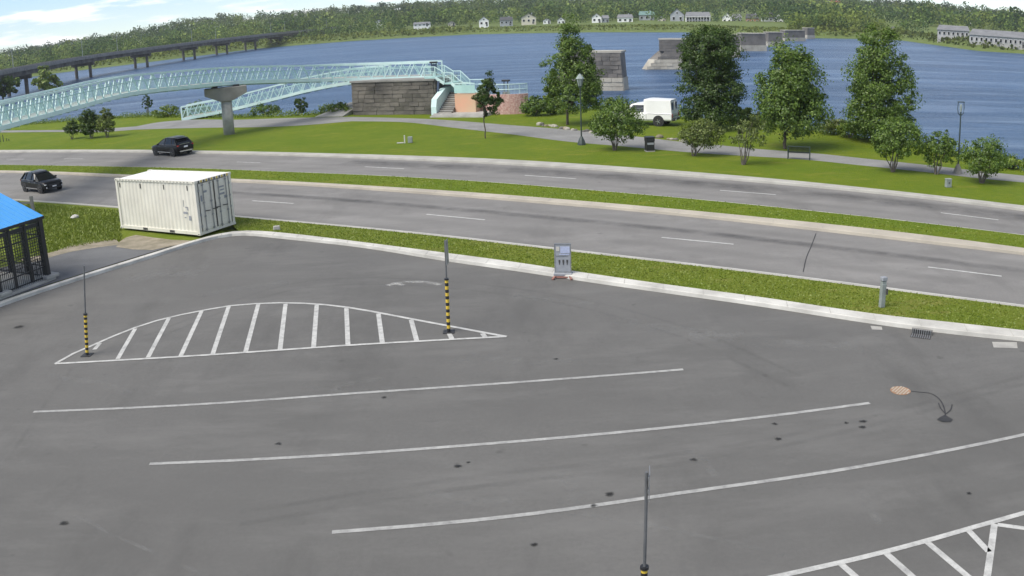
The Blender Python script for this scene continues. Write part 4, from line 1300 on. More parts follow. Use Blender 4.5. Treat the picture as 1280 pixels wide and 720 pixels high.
# ------------------------------------------------------------------ cars
def wheel(parent, x, y, r, side, w=.22, rimm='rim'):
    wm_ = MB()
    prof = [(-w / 2, r * .72), (-w / 2, r * .95), (-w / 2 + .03, r), (w / 2 - .03, r), (w / 2, r * .95), (w / 2, r * .72)]
    n = 20
    rings = []
    for py, pr in prof:
        rings.append([(x + math.cos(6.2832 * k / n) * pr, y + py, r + math.sin(6.2832 * k / n) * pr) for k in range(n)])
    wm_.loft(rings)
    o_ = wm_.build('wheel', 'rubber', parent, smooth=False)
    rm = MB()
    ys = y + side * (w / 2 + .004)
    rm.tube([(x, ys - side * .05, r), (x, ys, r)], r * .68, 18)
    ro_ = rm.build('rim', 'car_plastic', o_)
    sm_ = MB()
    for k in range(5):
        a = 6.2832 * k / 5
        sm_.beam((x, ys + side * .012, r), (x + math.cos(a) * r * .62, ys + side * .012, r + math.sin(a) * r * .62), .05, .03)
    sm_.tube([(x, ys, r), (x, ys + side * .02, r)], r * .16, 10)
    sm_.build('spokes', rimm, o_)

def car(label, loc, rz, paint='car_black'):
    """compact SUV, nose towards +x, 4.55 long"""
    c = thing('parked_suv' if False else 'suv_car', label, 'car', loc, rz, 'dark cars on the road')
    W = .92
    # lower body: stations along x
    S_ = [(-2.27, .74, .48, .86), (-2.20, .84, .36, 1.0), (-1.95, .90, .28, 1.05), (-1.2, W, .24, 1.04), (0, W, .24, 1.00), (1.0, W, .24, .98), (1.35, .91, .24, .95), (1.9, .88, .26, .88), (2.15, .82, .30, .80), (2.27, .68, .38, .70)]
    rings = []
    for x, w, zb, zs in S_:
        rings.append([(x, -w * .86, zb), (x, -w * .97, zb + .10), (x, -w, zb + .30 * (zs - zb)), (x, -w, zb + .68 * (zs - zb)), (x, -w * .965, zs - .05), (x, -w * .86, zs),
                      (x, w * .86, zs), (x, w * .965, zs - .05), (x, w, zb + .68 * (zs - zb)), (x, w, zb + .30 * (zs - zb)), (x, w * .97, zb + .10), (x, w * .86, zb)])
    MB().loft(rings).build('body', paint, c, smooth=True, bev=0)
    # greenhouse
    g = []
    for x0, z, w in ((None, 0, 0),):
        pass
    bot = [(-2.16, .98), (-1.9, 1.03), (-.2, 1.0), (1.15, .96)]
    gh = MB()
    secs = [(-2.18, 1.00, .76, -2.02, 1.18, .70), ]
    def ring(xb, zb, wb, xt, zt, wt):
        return [(xb, -wb, zb), (xt, -wt, zt), (xt, wt, zt), (xb, wb, zb)]
    gh.loft([ring(-2.20, .98, .78, -1.55, 1.49, .60), ring(-1.6, 1.0, .84, -1.25, 1.55, .63), ring(-.4, .98, .86, -.35, 1.58, .65), ring(.45, .97, .85, .08, 1.53, .63), ring(1.36, .90, .80, .30, 1.45, .59)])
    gh.build('window_band', 'glass', c, smooth=False)
    rfm_ = MB()
    rf_ = []
    for x, hw, z in ((-1.66, .56, 1.475), (-1.45, .60, 1.515), (-1.2, .63, 1.545), (-.35, .65, 1.575), (.08, .63, 1.525), (.31, .58, 1.445)):
        rf_.append([(x, -hw - .02, z), (x, -hw + .07, z + .035), (x, -hw * .4, z + .05), (x, hw * .4, z + .05), (x, hw - .07, z + .035), (x, hw + .02, z)])
    rfm_.loft(rf_)
    rr_ = rfm_.build('roof', paint, c, smooth=False)
    MB().box((-1.74, 0, 1.50), (.26, 1.10, .03)).build('spoiler', paint, c)
    for s in (-1, 1):
        MB().beam((-1.4, s * .57, 1.60), (.0, s * .57, 1.585), .03, .025).build('roof_rail', 'chrome', rr_)
        for (xb, xt) in ((-1.28, -1.12), (-.16, -.12), ):
            MB().beam((xb, s * .858, .99), (xt, s * .66, 1.56), .07, .03).build('pillar', paint, c)
        MB().beam((1.34, s * .81, .90), (.30, s * .605, 1.46), .06, .05).build('pillar', paint, c)
        MB().beam((-2.14, s * .80, .98), (-1.56, s * .62, 1.50), .16, .05).build('pillar', paint, c)
        MB().beam((-2.0, s * .845, 1.02), (1.1, s * .845, .965), .02, .025).build('belt_trim', 'chrome', c)
        MB().box((-.05, s * .925, .36), (2.1, .03, .07)).build('sill_trim', 'chrome', c)
        for x in (-1.38, 1.42):
            am = MB(); am.tube([(x, s * (W - .05), .36), (x, s * (W + .014), .36)], .42, 22)
            am.build('wheel_arch', 'car_plastic', c)
            wheel(c, x, s * (W - .085), .345, s)
        for xs in (-.12, 1.05, -1.0):
            MB().box((xs, s * .924, .66), (.012, .01, .56)).build('door_seam', 'rubber', c)
        for xs in (-.35, -1.0 + .18 + .0):
            MB().box((xs if xs > -.6 else .62, s * .928, .84), (.18, .025, .03)).build('door_handle', 'chrome', c)
        mm_ = MB(); mm_.box((.74, s * 1.0, 1.04), (.12, .20, .13)); mm_.build('mirror', paint, c, bev=.02)
        # lights
        MB().box((2.13, s * .66, .70), (.16, .30, .07), -s * .35).build('headlight', 'lamp_lens', c)
        MB().box((2.21, s * .62, .46), (.08, .22, .10), -s * .35).build('fog_light', 'lamp_lens', c)
        MB().box((-2.16, s * .66, .92), (.14, .36, .10), s * .22).build('tail_light', 'red_lens', c)
        MB().box((-2.245, s * .58, .46), (.05, .18, .06)).build('reflector', 'lamp_lens', c)
    MB().box((2.25, 0, .60), (.06, .95, .20)).build('grille', 'car_plastic', c)
    MB().box((2.27, 0, .40), (.08, 1.2, .10)).build('bumper_insert', 'car_plastic', c)
    MB().box((2.285, 0, .505), (.02, .36, .10)).build('licence_plate', 'plate', c)
    MB().box((-2.262, 0, .80), (.02, .40, .14)).build('licence_plate', 'plate', c)
    MB().box((-2.25, 0, .44), (.08, 1.3, .10)).build('bumper_trim', 'chrome', c)
    MB().beam((-2.13, -.5, 1.04), (-2.13, .5, 1.04), .03, .03).build('tailgate_trim', 'chrome', c)
    return c
# road headings
def heading(px0, px1):
    a, b_ = G(*px0), G(*px1)
    return math.atan2(b_.y - a.y, b_.x - a.x)
rz_far = heading((180, 200), (280, 202))
s1 = G(216, 193)
c1_ = car('black suv driving away leftwards on the far road', (s1.x, s1.y, 0.004), rz_far + math.pi - .16)
c1_.scale = (.93, .93, .93)
s2 = G(53, 238)
c2_ = car('black suv coming towards us on the near road behind the shelter', (s2.x, s2.y, 0.004), heading((0, 228), (100, 232)) - .12)
c2_.scale = (.88, .88, .86)

# white pickup with a tall canopy, nose hidden behind the round shrub
vp = G(823, 158, KERB_Z)
def pickup():
    c = thing('pickup_truck', 'white pickup with a tall white canopy parked on the riverside grass', 'pickup truck')
    W = .95
    S_ = [(-1.12, .90, .48, 1.02), (-1.08, W, .44, 1.05), (.9, W, .42, 1.04), (1.0, W, .40, 1.06), (2.6, W, .40, 1.05), (3.1, W, .42, 1.06), (3.9, .92, .44, 1.0), (4.15, .84, .48, .92)]
    rings = []
    for x, w, zb, zs in S_:
        rings.append([(x, -w * .92, zb), (x, -w, zb + .12), (x, -w, zs - .12), (x, -w * .95, zs), (x, w * .95, zs), (x, w, zs - .12), (x, w, zb + .12), (x, w * .92, zb)])
    MB().loft(rings).build('body', 'car_white', c, smooth=False)
    cap_ = MB()
    cap_.loft([[(-1.10, -.90, 1.05), (-.98, -.80, 2.02), (-.98, -.66, 2.10), (-.98, .66, 2.10), (-.98, .80, 2.02), (-1.10, .90, 1.05)],
               [(1.02, -.90, 1.05), (1.02, -.82, 2.06), (1.02, -.68, 2.14), (1.02, .68, 2.14), (1.02, .82, 2.06), (1.02, .90, 1.05)],
               [(1.30, -.80, 1.78), (1.30, -.76, 2.04), (1.30, -.62, 2.10), (1.30, .62, 2.10), (1.30, .76, 2.04), (1.30, .80, 1.78)]])
    cn_ = cap_.build('canopy', 'car_white', c)
    cab = MB()
    def ring(xb, zb, wb, xt, zt, wt):
        return [(xb, -wb, zb), (xt, -wt, zt), (xt, wt, zt), (xb, wb, zb)]
    cab.loft([ring(1.05, 1.04, .90, 1.10, 1.74, .72), ring(2.0, 1.04, .90, 1.95, 1.76, .72), ring(3.0, 1.05, .88, 2.35, 1.70, .70)])
    cab.build('cab', 'car_white', c)
    for s in (-1, 1):
        wn = MB(); y0, y1 = s * .895, s * .765
        wn.add([(1.28, y0, 1.12), (2.60, y0 * .99, 1.12), (2.22, y1, 1.62), (1.30, y1, 1.64), (1.28, y0 + s * .02, 1.12), (2.60, y0 * .99 + s * .02, 1.12), (2.22, y1 + s * .02, 1.62), (1.30, y1 + s * .02, 1.64)],
               [(3, 2, 1, 0), (4, 5, 6, 7), (0, 1, 5, 4), (1, 2, 6, 5), (2, 3, 7, 6), (3, 0, 4, 7)])
        wo = wn.build('side_window', 'glass', c)
        for k in range(3):
            MB().beam((1.30, s * (.90 - k * .033), 1.22 + k * .13), (2.45 - k * .09, s * (.90 - k * .033), 1.22 + k * .13), .02, .035).build('louvre', 'sign_grey', wo)
        for x in (0.0, 3.3):
            am = MB(); am.tube([(x, s * (W - .06), .40), (x, s * (W + .012), .40)], .47, 22); am.build('wheel_arch', 'car_plastic', c)
            wheel(c, x, s * (W - .09), .37, s, .24, 'chrome')
        MB().box((-.05, s * .955, .98), (2.0, .02, .03)).build('bed_trim', 'sign_grey', c)
        MB().box((1.04, s * .955, .74), (.02, .012, .56)).build('door_seam', 'rubber', c)
        MB().box((-1.125, s * .80, .86), (.06, .14, .30)).build('tail_light', 'red_lens', c)
        pw = MB(); pw.box((-1.055, s * .46, 1.56), (.03, .34, .66)); pw.build('rear_window', 'glass', cn_)
    MB().box((-1.075, 0, 1.52), (.04, .05, .90)).build('rear_mullion', 'car_white', cn_)
    MB().box((-1.20, 0, .52), (.14, 1.7, .16)).build('bumper', 'car_plastic', c, bev=.02)
    MB().box((-1.135, 0, .80), (.02, 1.2, .06)).build('tailgate_trim', 'sign_grey', c)
    MB().box((-1.28, .35, .52), (.02, .34, .12)).build('licence_plate', 'plate', c)
    ws = MB(); ws.add([(3.02, -.80, 1.08), (3.02, .80, 1.08), (2.40, .64, 1.66), (2.40, -.64, 1.66), (3.05, -.80, 1.10), (3.05, .80, 1.10), (2.43, .64, 1.68), (2.43, -.64, 1.68)],
                      [(3, 2, 1, 0), (4, 5, 6, 7), (0, 1, 5, 4), (1, 2, 6, 5), (2, 3, 7, 6), (3, 0, 4, 7)])
    ws.build('windscreen', 'glass', c)
    return c
pk = pickup()
pk.location = (vp.x + .45, vp.y + .8, KERB_Z + .02); pk.rotation_euler = (0, 0, math.pi - .50)

# ------------------------------------------------------------------ street furniture on the riverside
def lantern_post(label, px, ytop, forked):
    b = G(*px, KERB_Z); h = zat(b, ytop) - b.z
    t_ = thing('lantern_post', label, 'lamp post', tuple(b), 0, 'lantern posts along the path')
    bs = MB(); bs.loft([[(math.cos(k * .785) * r, math.sin(k * .785) * r, z) for k in range(8)] for r, z in ((.30, 0), (.28, .12), (.20, .35), (.10, .55), (.07, .6))])
    bs.build('base', 'concrete_dark' if forked else 'lamp_green', t_)
    MB().tube([(0, 0, .5), (0, 0, h - 0.9)], [.055, .04], 10).build('pole', 'lamp_green', t_)
    if forked:
        for s in (-1, 1):
            MB().tube([(0, 0, h - .95), (s * .18, 0, h - .80), (s * .22, 0, h - .5), (s * .20, 0, h - .16)], .025, 8).build('arm', 'lamp_green', t_)
        MB().tube([(0, 0, h - .9), (0, 0, h - .72)], .05, 8).build('lamp_seat', 'lamp_green', t_)
        lg = MB(); lg.loft([[(math.cos(k * .785) * r, math.sin(k * .785) * r, z) for k in range(8)] for r, z in ((.05, h - .70), (.09, h - .5), (.09, h - .34), (.06, h - .26))])
        lg.build('lantern', 'lantern', t_)
        MB().box((0, 0, h - .12), (.46, .10, .05)).build('cap', 'lamp_green', t_)
    else:
        lg = MB(); lg.loft([[(math.cos(k * 1.0472) * r, math.sin(k * 1.0472) * r, z) for k in range(6)] for r, z in ((.13, h - .85), (.24, h - .35))])
        lo_ = lg.build('lantern', 'lantern', t_)
        for k in range(6):
            MB().beam((math.cos(k * 1.0472) * .135, math.sin(k * 1.0472) * .135, h - .86), (math.cos(k * 1.0472) * .245, math.sin(k * 1.0472) * .245, h - .34), .025).build('frame_bar', 'lamp_green', lo_)
        cp_ = MB(); cp_.loft([[(math.cos(k * 1.0472) * r, math.sin(k * 1.0472) * r, z) for k in range(6)] for r, z in ((.29, h - .36), (.27, h - .31), (.10, h - .08), (.03, h))])
        cp_.build('cap', 'lantern', t_)
        MB().tube([(0, 0, h - .95), (0, 0, h - .84)], .12, 8).build('lamp_seat', 'lamp_green', t_)
lantern_post('lantern post with a pointed cap in front of the tall pointed tree', (727, 181), 92, False)
lantern_post('forked lantern post between the two rightmost roadside shrubs', (1197, 217), 125, True)

bp0, bp1 = G(983.5, 199, KERB_Z), G(1013, 200.5, KERB_Z)
bc = (bp0 + bp1) / 2; bz = math.atan2(bp1.y - bp0.y, bp1.x - bp0.x); bl_ = (bp1 - bp0).length
bn_ = thing('park_bench', 'dark slatted park bench facing the river on the path edge', 'bench', tuple(bc), bz)
for s in (-1, 1):
    x = s * (bl_ / 2 - .06)
    MB().beam((x, .02, 0), (x, -.06, .86), .06, .05).build('leg', 'lamp_green', bn_)
    MB().beam((x, .48, 0), (x, .46, .44), .06, .05).build('leg', 'lamp_green', bn_)
    MB().beam((x, -.02, .62), (x, .46, .62), .05, .04).build('armrest', 'lamp_green', bn_)
    MB().beam((x, .46, .42), (x, .46, .62), .04, .04).build('arm_support', 'lamp_green', bn_)
for k in range(5):
    MB().box((0, .08 + k * .095, .44), (bl_ - .08, .07, .03)).build('seat_slat', 'black', bn_)
for k in range(17):
    x = -bl_ / 2 + .12 + k * (bl_ - .24) / 16
    MB().beam((x, -.01, .50), (x, -.05, .82), .06, .03).build('back_slat', 'black', bn_)
MB().beam((-bl_ / 2 + .05, -.055, .85), (bl_ / 2 - .05, -.055, .85), .05, .05).build('back_rail', 'lamp_green', bn_)
MB().beam((-bl_ / 2 + .05, -.005, .50), (bl_ / 2 - .05, -.005, .50), .05, .04).build('back_rail', 'lamp_green', bn_)

lb = G(812, 189, KERB_Z)
lt = thing('litter_bin', 'black box litter bin on the path edge below the pickup', 'litter bin', tuple(lb), .1)
MB().box((0, 0, .03), (.60, .60, .06)).build('base', 'concrete', lt)
MB().box((0, 0, .36), (.54, .54, .60)).build('body', 'black', lt, bev=.02)
MB().box((0, 0, .80), (.58, .58, .26)).build('hood', 'black', lt, bev=.02)
MB().box((0, -.275, .54), (.44, .02, .14)).build('band', 'sign_grey', lt)
MB().box((0, -.293, .80), (.30, .012, .10)).build('flap', 'car_plastic', lt)
MB().box((0, 0, .95), (.62, .62, .05)).build('lid', 'black', lt, bev=.015)

ub = G(1185, 234, KERB_Z)
ut = thing('utility_box', 'small grey green utility box on the lawn below the rightmost shrubs', 'utility box', tuple(ub))
MB().box((0, 0, .22), (.34, .24, .44)).build('body', 'grey_paint', ut, bev=.02)
MB().box((0, 0, .46), (.37, .27, .05)).build('lid', 'grey_paint', ut, bev=.015)
MB().box((0, -.125, .26), (.08, .02, .08)).build('latch', 'dark_gasket', ut)
sb = G(507, 179, KERB_Z)
su = thing('survey_stakes', 'low pale stakes and box on the lawn before the stone abutment', 'stakes', tuple(sb))
MB().box((-.06, 0, .30), (.09, .09, .60)).build('stake', 'kerb', su)
MB().box((.36, 0, .25), (.34, .30, .46)).build('box', 'grey_paint', su, bev=.02)
MB().box((-.40, 0, .05), (.50, .16, .06)).build('plank', 'kerb', su)
lp = thing('lawn_posts', 'cluster of small dark stakes at the left end of the lawn', 'stakes', tuple(G(5, 177, KERB_Z)))
for k, (x, y, h) in enumerate(((-.5, 0, .7), (-.2, .2, .8), (0, -.1, .55), (.35, .1, .35), (.7, 0, .25))):
    MB().box((x, y, h / 2), (.07, .07, h), .2 * k).build('stake', 'lamp_green', lp)
# rough stones edging the far side of the path
def edging(label, pts):
    b0 = G(*pts[0], KERB_Z)
    t_ = thing('stone_edging', label, 'stone edging', tuple(b0))
    for (x, y) in pts:
        for q_ in range(2):
            b = G(x + q_ * 3 + random.uniform(-1, 1), y + random.uniform(-.6, .6), KERB_Z) - b0
            m_ = MB(); rr = random.uniform(.14, .30)
            m_.loft([[(b.x + math.cos(q * .9) * rr * f * random.uniform(.8, 1.2), b.y + math.sin(q * .9) * rr * .7 * f, z * rr * 2.2) for q in range(7)] for f, z in ((.9, -.05), (1, .14), (.85, .3), (.4, .40))])
            m_.build('stone', random.choice(['stone_light', 'stone_grey', 'dirt']), t_)
edging('row of rough low stones edging the path below the pointed tree', ((674, 157), (680, 158), (686, 157.5), (692, 159), (700, 161), (707, 162), (716, 163), (730, 164.5), (738, 166)))
edging('few rough stones at the path edge below the pickup', ((822, 172.5), (836, 175), (842, 175.5), (852, 177)))

# ------------------------------------------------------------------ mint green footbridge
def truss_bridge(name, label, ctrl, height, width, panel=1.3, end_posts=True):
    cl_ = catmull([at_dist(x, y, D) for x, y, D in ctrl], 0.4)
    L = sum((b - a).length for a, b in zip(cl_, cl_[1:]))
    n = int(L / panel)
    nodes = resample(cl_, 2 * n + 1)
    base = Vector((nodes[n].x, nodes[n].y, KERB_Z))
    t_ = thing(name, label, 'footbridge', tuple(base))
    N = [p - base for p in nodes]
    off = []
    for i, p in enumerate(N):
        d = N[min(i + 1, 2 * n)] - N[max(0, i - 1)]; d.z = 0; d.normalize()
        nn = Vector((-d.y, d.x, 0))
        if nn.dot(Vector((nodes[i].x, nodes[i].y, 0))) < 0: nn = -nn
        off.append(nn * width)
    for side in (0, 1):
        B = [p + (o_ if side else Vector()) for p, o_ in zip(N, off)]
        up = Vector((0, 0, 1))
        def run(name_, zz, w, h, mt_):
            mb = MB(); pts = [b + up * zz for b in B[::2]]
            rings = []
            for i, p in enumerate(pts):
                d = pts[min(i + 1, n)] - pts[max(0, i - 1)]; d.normalize()
                r = d.cross(up).normalized() * w / 2; u = r.cross(d).normalized() * h / 2
                rings.append([p - r - u, p + r - u, p + r + u, p - r + u])
            mb.loft(rings).build(name_, mt_, t_)
        run('bottom_chord', .14, .16, .30, 'mint_pale')
        run('top_chord', height, .15, .15, 'mint_pale')
        run('hand_rail', height * .70, .06, .06, 'mint')
        for i in range(n):
            MB().beam(B[2 * i] + up * .25, B[2 * i + 1] + up * height, .075, .075).build('diagonal', 'mint_pale', t_)  # paler mint puts the sunlit look of the rising members into the colour
            MB().beam(B[2 * i + 1] + up * height, B[2 * i + 2] + up * .25, .06, .06).build('diagonal', 'mint', t_)
        bal = MB()
        for i in range(2 * n):
            for k in range(5):
                p = B[i].lerp(B[i + 1], k / 5)
                bal.beam(p + up * .28, p + up * height * .70, .018)
        o_ = bal.build('baluster', 'mint', t_); o_['kind'] = 'stuff'
        if end_posts:
            for i in (0, 2 * n):
                MB().beam(B[i] + up * .1, B[i] + up * (height + .05), .14, .14).build('end_post', 'mint_pale', t_)
    dk = MB()
    rings = []
    for p, o_ in zip(N[::2], off[::2]):
        z = Vector((0, 0, .20))
        rings.append([p + z + o_ * .04, p + z + o_ * .96, p + z * 1.5 + o_ * .96, p + z * 1.5 + o_ * .04])
    dk.loft(rings).build('deck', 'concrete', t_)
    fb = MB()
    for i in range(0, 2 * n, 2):
        fb.beam(N[i] + off[i] * .05, N[i] + off[i] * .95, .14, .22)
    o_ = fb.build('floor_beam', 'mint', t_); o_['kind'] = 'stuff'
    return t_
TH = 1.6
truss_bridge('footbridge', 'long pale mint green truss footbridge curving over the lawn', [(-60, 180, 56), (0, 163.5, 60), (50, 149.5, 65), (112, 132.5, 72), (159, 120.5, 77), (200, 114.5, 80.5), (235, 111, 83), (270, 107.5, 85), (305, 105, 87), (360, 103, 90.5), (420, 101.5, 93.3), (480, 100, 93), (542, 98.5, 91)], TH, 2.4)
truss_bridge('footbridge_ramp', 'lower mint green truss ramp sloping from the abutment down to the path', [(228, 151, 106), (279, 141, 104.5), (300, 136.2, 103.5), (341, 126, 102), (387, 114.5, 100), (441, 105, 98), (482, 101.5, 97)], 1.55, 2.2)

# hammerhead pier carrying the bridge
tp = at_dist(287, 172, 85.9); tp.z = KERB_Z
hz = math.atan2(-tp.x, tp.y)
pt = thing('bridge_pier', 'concrete T shaped pier under the mint green footbridge', 'bridge pier', tuple(tp), hz)
ptop = zat(tp, 109) - KERB_Z
cm = MB(); cm.loft([[(math.cos(k * .3927) * r, math.sin(k * .3927) * r, z) for k in range(16)] for r, z in ((.52, -.2), (.50, ptop - 1.1))])
cm.build('column', 'concrete', pt, smooth=True)
cap = MB()
v = []
for y in (-.65, .65):
    v += [(-.55, y, ptop - 1.25), (.55, y, ptop - 1.25), (1.95, y, ptop - .62), (1.95, y, ptop), (-1.95, y, ptop), (-1.95, y, ptop - .62)]
cap.add(v, [(0, 1, 2, 3, 4, 5), (11, 10, 9, 8, 7, 6)] + [(i, (i + 1) % 6, 6 + (i + 1) % 6, 6 + i) for i in range(6)])
cap.build('cap', 'concrete_dark', pt, bev=.03)
for x in (-1.0, 1.0):
    MB().box((x, 0, ptop + .08), (.6, .6, .16)).build('bearing', 'black', pt)

# ------------------------------------------------------------------ stone abutment
FL, FR = G(442, 144, KERB_Z), G(544, 143, KERB_Z)
e1 = (FR - FL); AW = e1.length; e1.normalize(); e2 = Vector((-e1.y, e1.x, 0))
AZ = math.atan2(e1.y, e1.x)
at_ = thing('stone_abutment', 'dark stone block abutment below the end of the footbridge', 'abutment', tuple(FL), AZ)
AH = zat(FR, 100.5) - KERB_Z
AD = 5.0
MB().box((AW / 2, AD / 2, AH / 2 - .1), (AW - .16, AD - .16, AH + .1)).build('core', 'stone', at_)
stone_meshes = []
for k in range(5):
    mb = MB(); mb.box((0, 0, 0), (1, .16, 1), 0, 1.0)
    for i, q in enumerate(mb.v):
        mb.v[i] = (q[0] + random.uniform(-.02, .02), q[1] + (random.uniform(-.05, .03) if q[1] < 0 else 0), q[2] + random.uniform(-.03, .03))
    me = mb.mesh('stone_block'); me.materials.append(M['stone'])
    stone_meshes.append(me)
stone_grey_meshes = []
for k in range(4):
    me = stone_meshes[k].copy(); me.materials.clear(); me.materials.append(M['stone_grey']); stone_grey_meshes.append(me)
stone_light_meshes = []
for k in range(4):
    me = stone_meshes[k].copy(); me.materials.clear(); me.materials.append(M['stone_light']); stone_light_meshes.append(me)
def stone_face(parent, x0, x1, y, z0, z1, course, length, rz=0.0, org=(0, 0), meshes=None, xf=None):
    """courses of separate stones on a face; xf(z) gives face limits when it is battered"""
    nc = max(1, round((z1 - z0) / course)); h = (z1 - z0) / nc
    co, si = math.cos(rz), math.sin(rz)
    for c in range(nc):
        z = z0 + (c + .5) * h
        a, b = (x0, x1) if xf is None else xf(z)
        x = a - (0 if c % 2 else length * random.uniform(.3, .6))
        while x < b - .02:
            w = length * random.uniform(.75, 1.3)
            xa, xb = max(x, a), min(x + w, b)
            if b - xb < length * .3: xb = b
            if xb - xa > .08:
                o_ = bpy.data.objects.new('stone', random.choice(meshes or stone_meshes)); COL.objects.link(o_); o_.parent = parent
                cx = (xa + xb) / 2
                o_.location = (org[0] + cx * co - y * si, org[1] + cx * si + y * co, z)
                o_.rotation_euler = (0, 0, rz)
                o_.scale = (xb - xa - .03, random.uniform(.9, 1.5), h - .03)
            x = xb if xb == b else x + w
stone_face(at_, 0, AW, 0.02, 0.0, AH, .42, .95)
stone_face(at_, 0, AD, -.02, 0.0, AH, .42, .95, math.pi / 2, (AW, 0))
MB().box((AW / 2, AD / 2 - .05, AH + .06), (AW + .25, AD + .25, .16)).build('coping', 'concrete_dark', at_)
# sloping concrete slab on its river side
cs = thing('concrete_apron', 'pale sloping concrete slab beside the stone abutment', 'slab', tuple(G(420, 145, KERB_Z)), AZ)
sl = MB(); v = [(-2.1, -.6, 0), (1.2, -.6, 0), (1.2, 3.6, .95), (-.4, 3.6, .95)]
sl.add([(x, y, -.1) for x, y, z in v] + [(x, y, z + .06) for x, y, z in v], [(3, 2, 1, 0), (4, 5, 6, 7), (0, 1, 5, 4), (1, 2, 6, 5), (2, 3, 7, 6), (3, 0, 4, 7)])
sl.build('slab', 'concrete', cs)

# ------------------------------------------------------------------ stairs at the bridge end
def px_x(px):                      # metres along the abutment front from its right corner, for a picture column
    return (px - 544) * 90.0 / F_PX
ss = thing('bridge_stairs', 'mint green stairs and landings at the right end of the footbridge', 'stairs', tuple(FR), AZ)
ZD = zat(FR, 97.5) - KERB_Z        # deck level
def flight(xa, za, xb, zb, y0, y1, steps, mtr='mint'):
    dx = (xb - xa) / steps; dz = (zb - za) / steps
    for k in range(steps):
        MB().box((xa + dx * (k + .5), (y0 + y1) / 2, za + dz * (k + .5)), (abs(dx) + .03, y1 - y0, .06)).build('step', 'concrete_dark', ss)
    for y in (y0, y1):
        MB().beam((xa, y, za), (xb, y, zb), .06, .28).build('stringer', 'mint_pale', ss)
        MB().beam((xa, y, za + 1.05), (xb, y, zb + 1.05), .07, .07).build('stair_rail', 'mint_pale', ss)
        MB().beam((xa, y, za + .6), (xb, y, zb + .6), .04, .04).build('stair_rail', 'mint', ss)
        for k in range(2 * steps):
            f = (k + .5) / (2 * steps)
            MB().box((xa + (xb - xa) * f, y, za + (zb - za) * f + .52), (.022, .022, 1.0)).build('baluster', 'mint', ss)
def landing(xa, xb, y0, y1, z, rails=('f', 'b')):
    MB().box(((xa + xb) / 2, (y0 + y1) / 2, z), (xb - xa, y1 - y0, .14)).build('landing', 'mint', ss)
    for r in rails:
        y = y0 if r == 'f' else y1
        for zz, q in ((1.05, .07), (.6, .04)):
            MB().beam((xa, y, z + zz), (xb, y, z + zz), q, q).build('landing_rail', 'mint_pale', ss)
        for x in (xa, xb):
            MB().box((x, y, z + .52), (.06, .06, 1.05)).build('rail_post', 'mint_pale', ss)
        nb = int((xb - xa) / .14)
        for k in range(nb):
            MB().box((xa + (k + .5) * (xb - xa) / nb, y, z + .52), (.018, .018, .95)).build('baluster', 'mint', ss)
y0, y1 = .25, 2.3
landing(px_x(530), px_x(545), y0, y1, ZD)
flight(px_x(545), ZD, px_x(557), ZD - .58, y0, y1, 4)
landing(px_x(557), px_x(567), y0, y1, ZD - .58)
flight(px_x(567), ZD - .58, px_x(579), 2.05, y0, y1, 6)
landing(px_x(579), px_x(602), y0, y1, 2.05, ('b',))
# front flight between a white cheek wall and the painted wall
n = 11
for k in range(n):
    z = 0.24 + (k + 1) * (2.0 - .24) / n
    MB().box(((px_x(557) + px_x(576)) / 2, -1.5 + k * .27 + .15, z / 2), (px_x(576) - px_x(557), .29, z)).build('step', 'concrete_dark' if k % 2 else 'wood', ss)
    MB().box(((px_x(557) + px_x(576)) / 2, -1.5 + k * .27 - .005, z - .03), (px_x(576) - px_x(557) - .02, .035, .05)).build('nosing', 'kerb', ss)
ck = MB()
v = [(0, -1.7, 0), (0, 1.6, 0), (0, 1.6, 2.6), (0, .4, 2.45), (0, -1.5, 1.6), (0, -1.7, .9)]
xa, xb = px_x(550), px_x(557)
ck.add([(xa, y, z) for _, y, z in v] + [(xb, y, z) for _, y, z in v], [tuple(range(6)), tuple(range(11, 5, -1))] + [(i, (i + 1) % 6, 6 + (i + 1) % 6, 6 + i) for i in range(6)])
ck.build('cheek_wall', 'mint_pale', ss)
MB().beam((px_x(547), -.1, .1), (px_x(551.5), -.1, ZD - .3), .16, .16).build('brace', 'sign_dark', ss)
MB().box((px_x(566.5), 1.7, 2.35), (px_x(576) - px_x(557), .08, .9)).build('back_panel', 'mint', ss)
mu = MB().box(((px_x(576) + px_x(603)) / 2, .9, 1.0), (px_x(603) - px_x(576), 3.2, 2.0)).build('painted_wall', 'mural', ss)
mu['label'] = 'peach coloured painted wall below the landing'
MB().box(((px_x(576) + px_x(603)) / 2, -.72, 2.45), (px_x(603) - px_x(576), .06, .75)).build('parapet_panel', 'mint', ss)
MB().box(((px_x(576) + px_x(603)) / 2, -.72, 2.98), (px_x(603) - px_x(576), .09, .07)).build('landing_rail', 'mint_pale', ss)
MB().beam((px_x(585), -.72, 4.0 - .9), (px_x(600), -.72, 3.0), .07, .07).build('stair_rail', 'mint_pale', ss)
for k in range(3):
    MB().box(((px_x(553) + px_x(622)) / 2, -1.75 - .30 * (2 - k) * .9 + .9, .06 + .09 * k), (px_x(622) - px_x(553) - .1 * k, 2.2, .12)).build('base_step', 'concrete', ss)
# dark notice board on the bridge landing
nb_ = thing('notice_board', 'dark blue notice board with a black top on the bridge landing', 'notice board', tuple(FR + e1 * px_x(533) + e2 * 1.9 + Vector((0, 0, ZD + .07))), AZ)
MB().box((0, 0, .75), (.58, .06, .80)).build('panel', 'sign_dark', nb_)
MB().box((0, -.02, 1.32), (.68, .40, .16)).build('hood', 'black', nb_)
for x in (-.26, .26):
    MB().box((x, .03, .62), (.06, .06, 1.25)).build('post', 'black', nb_)

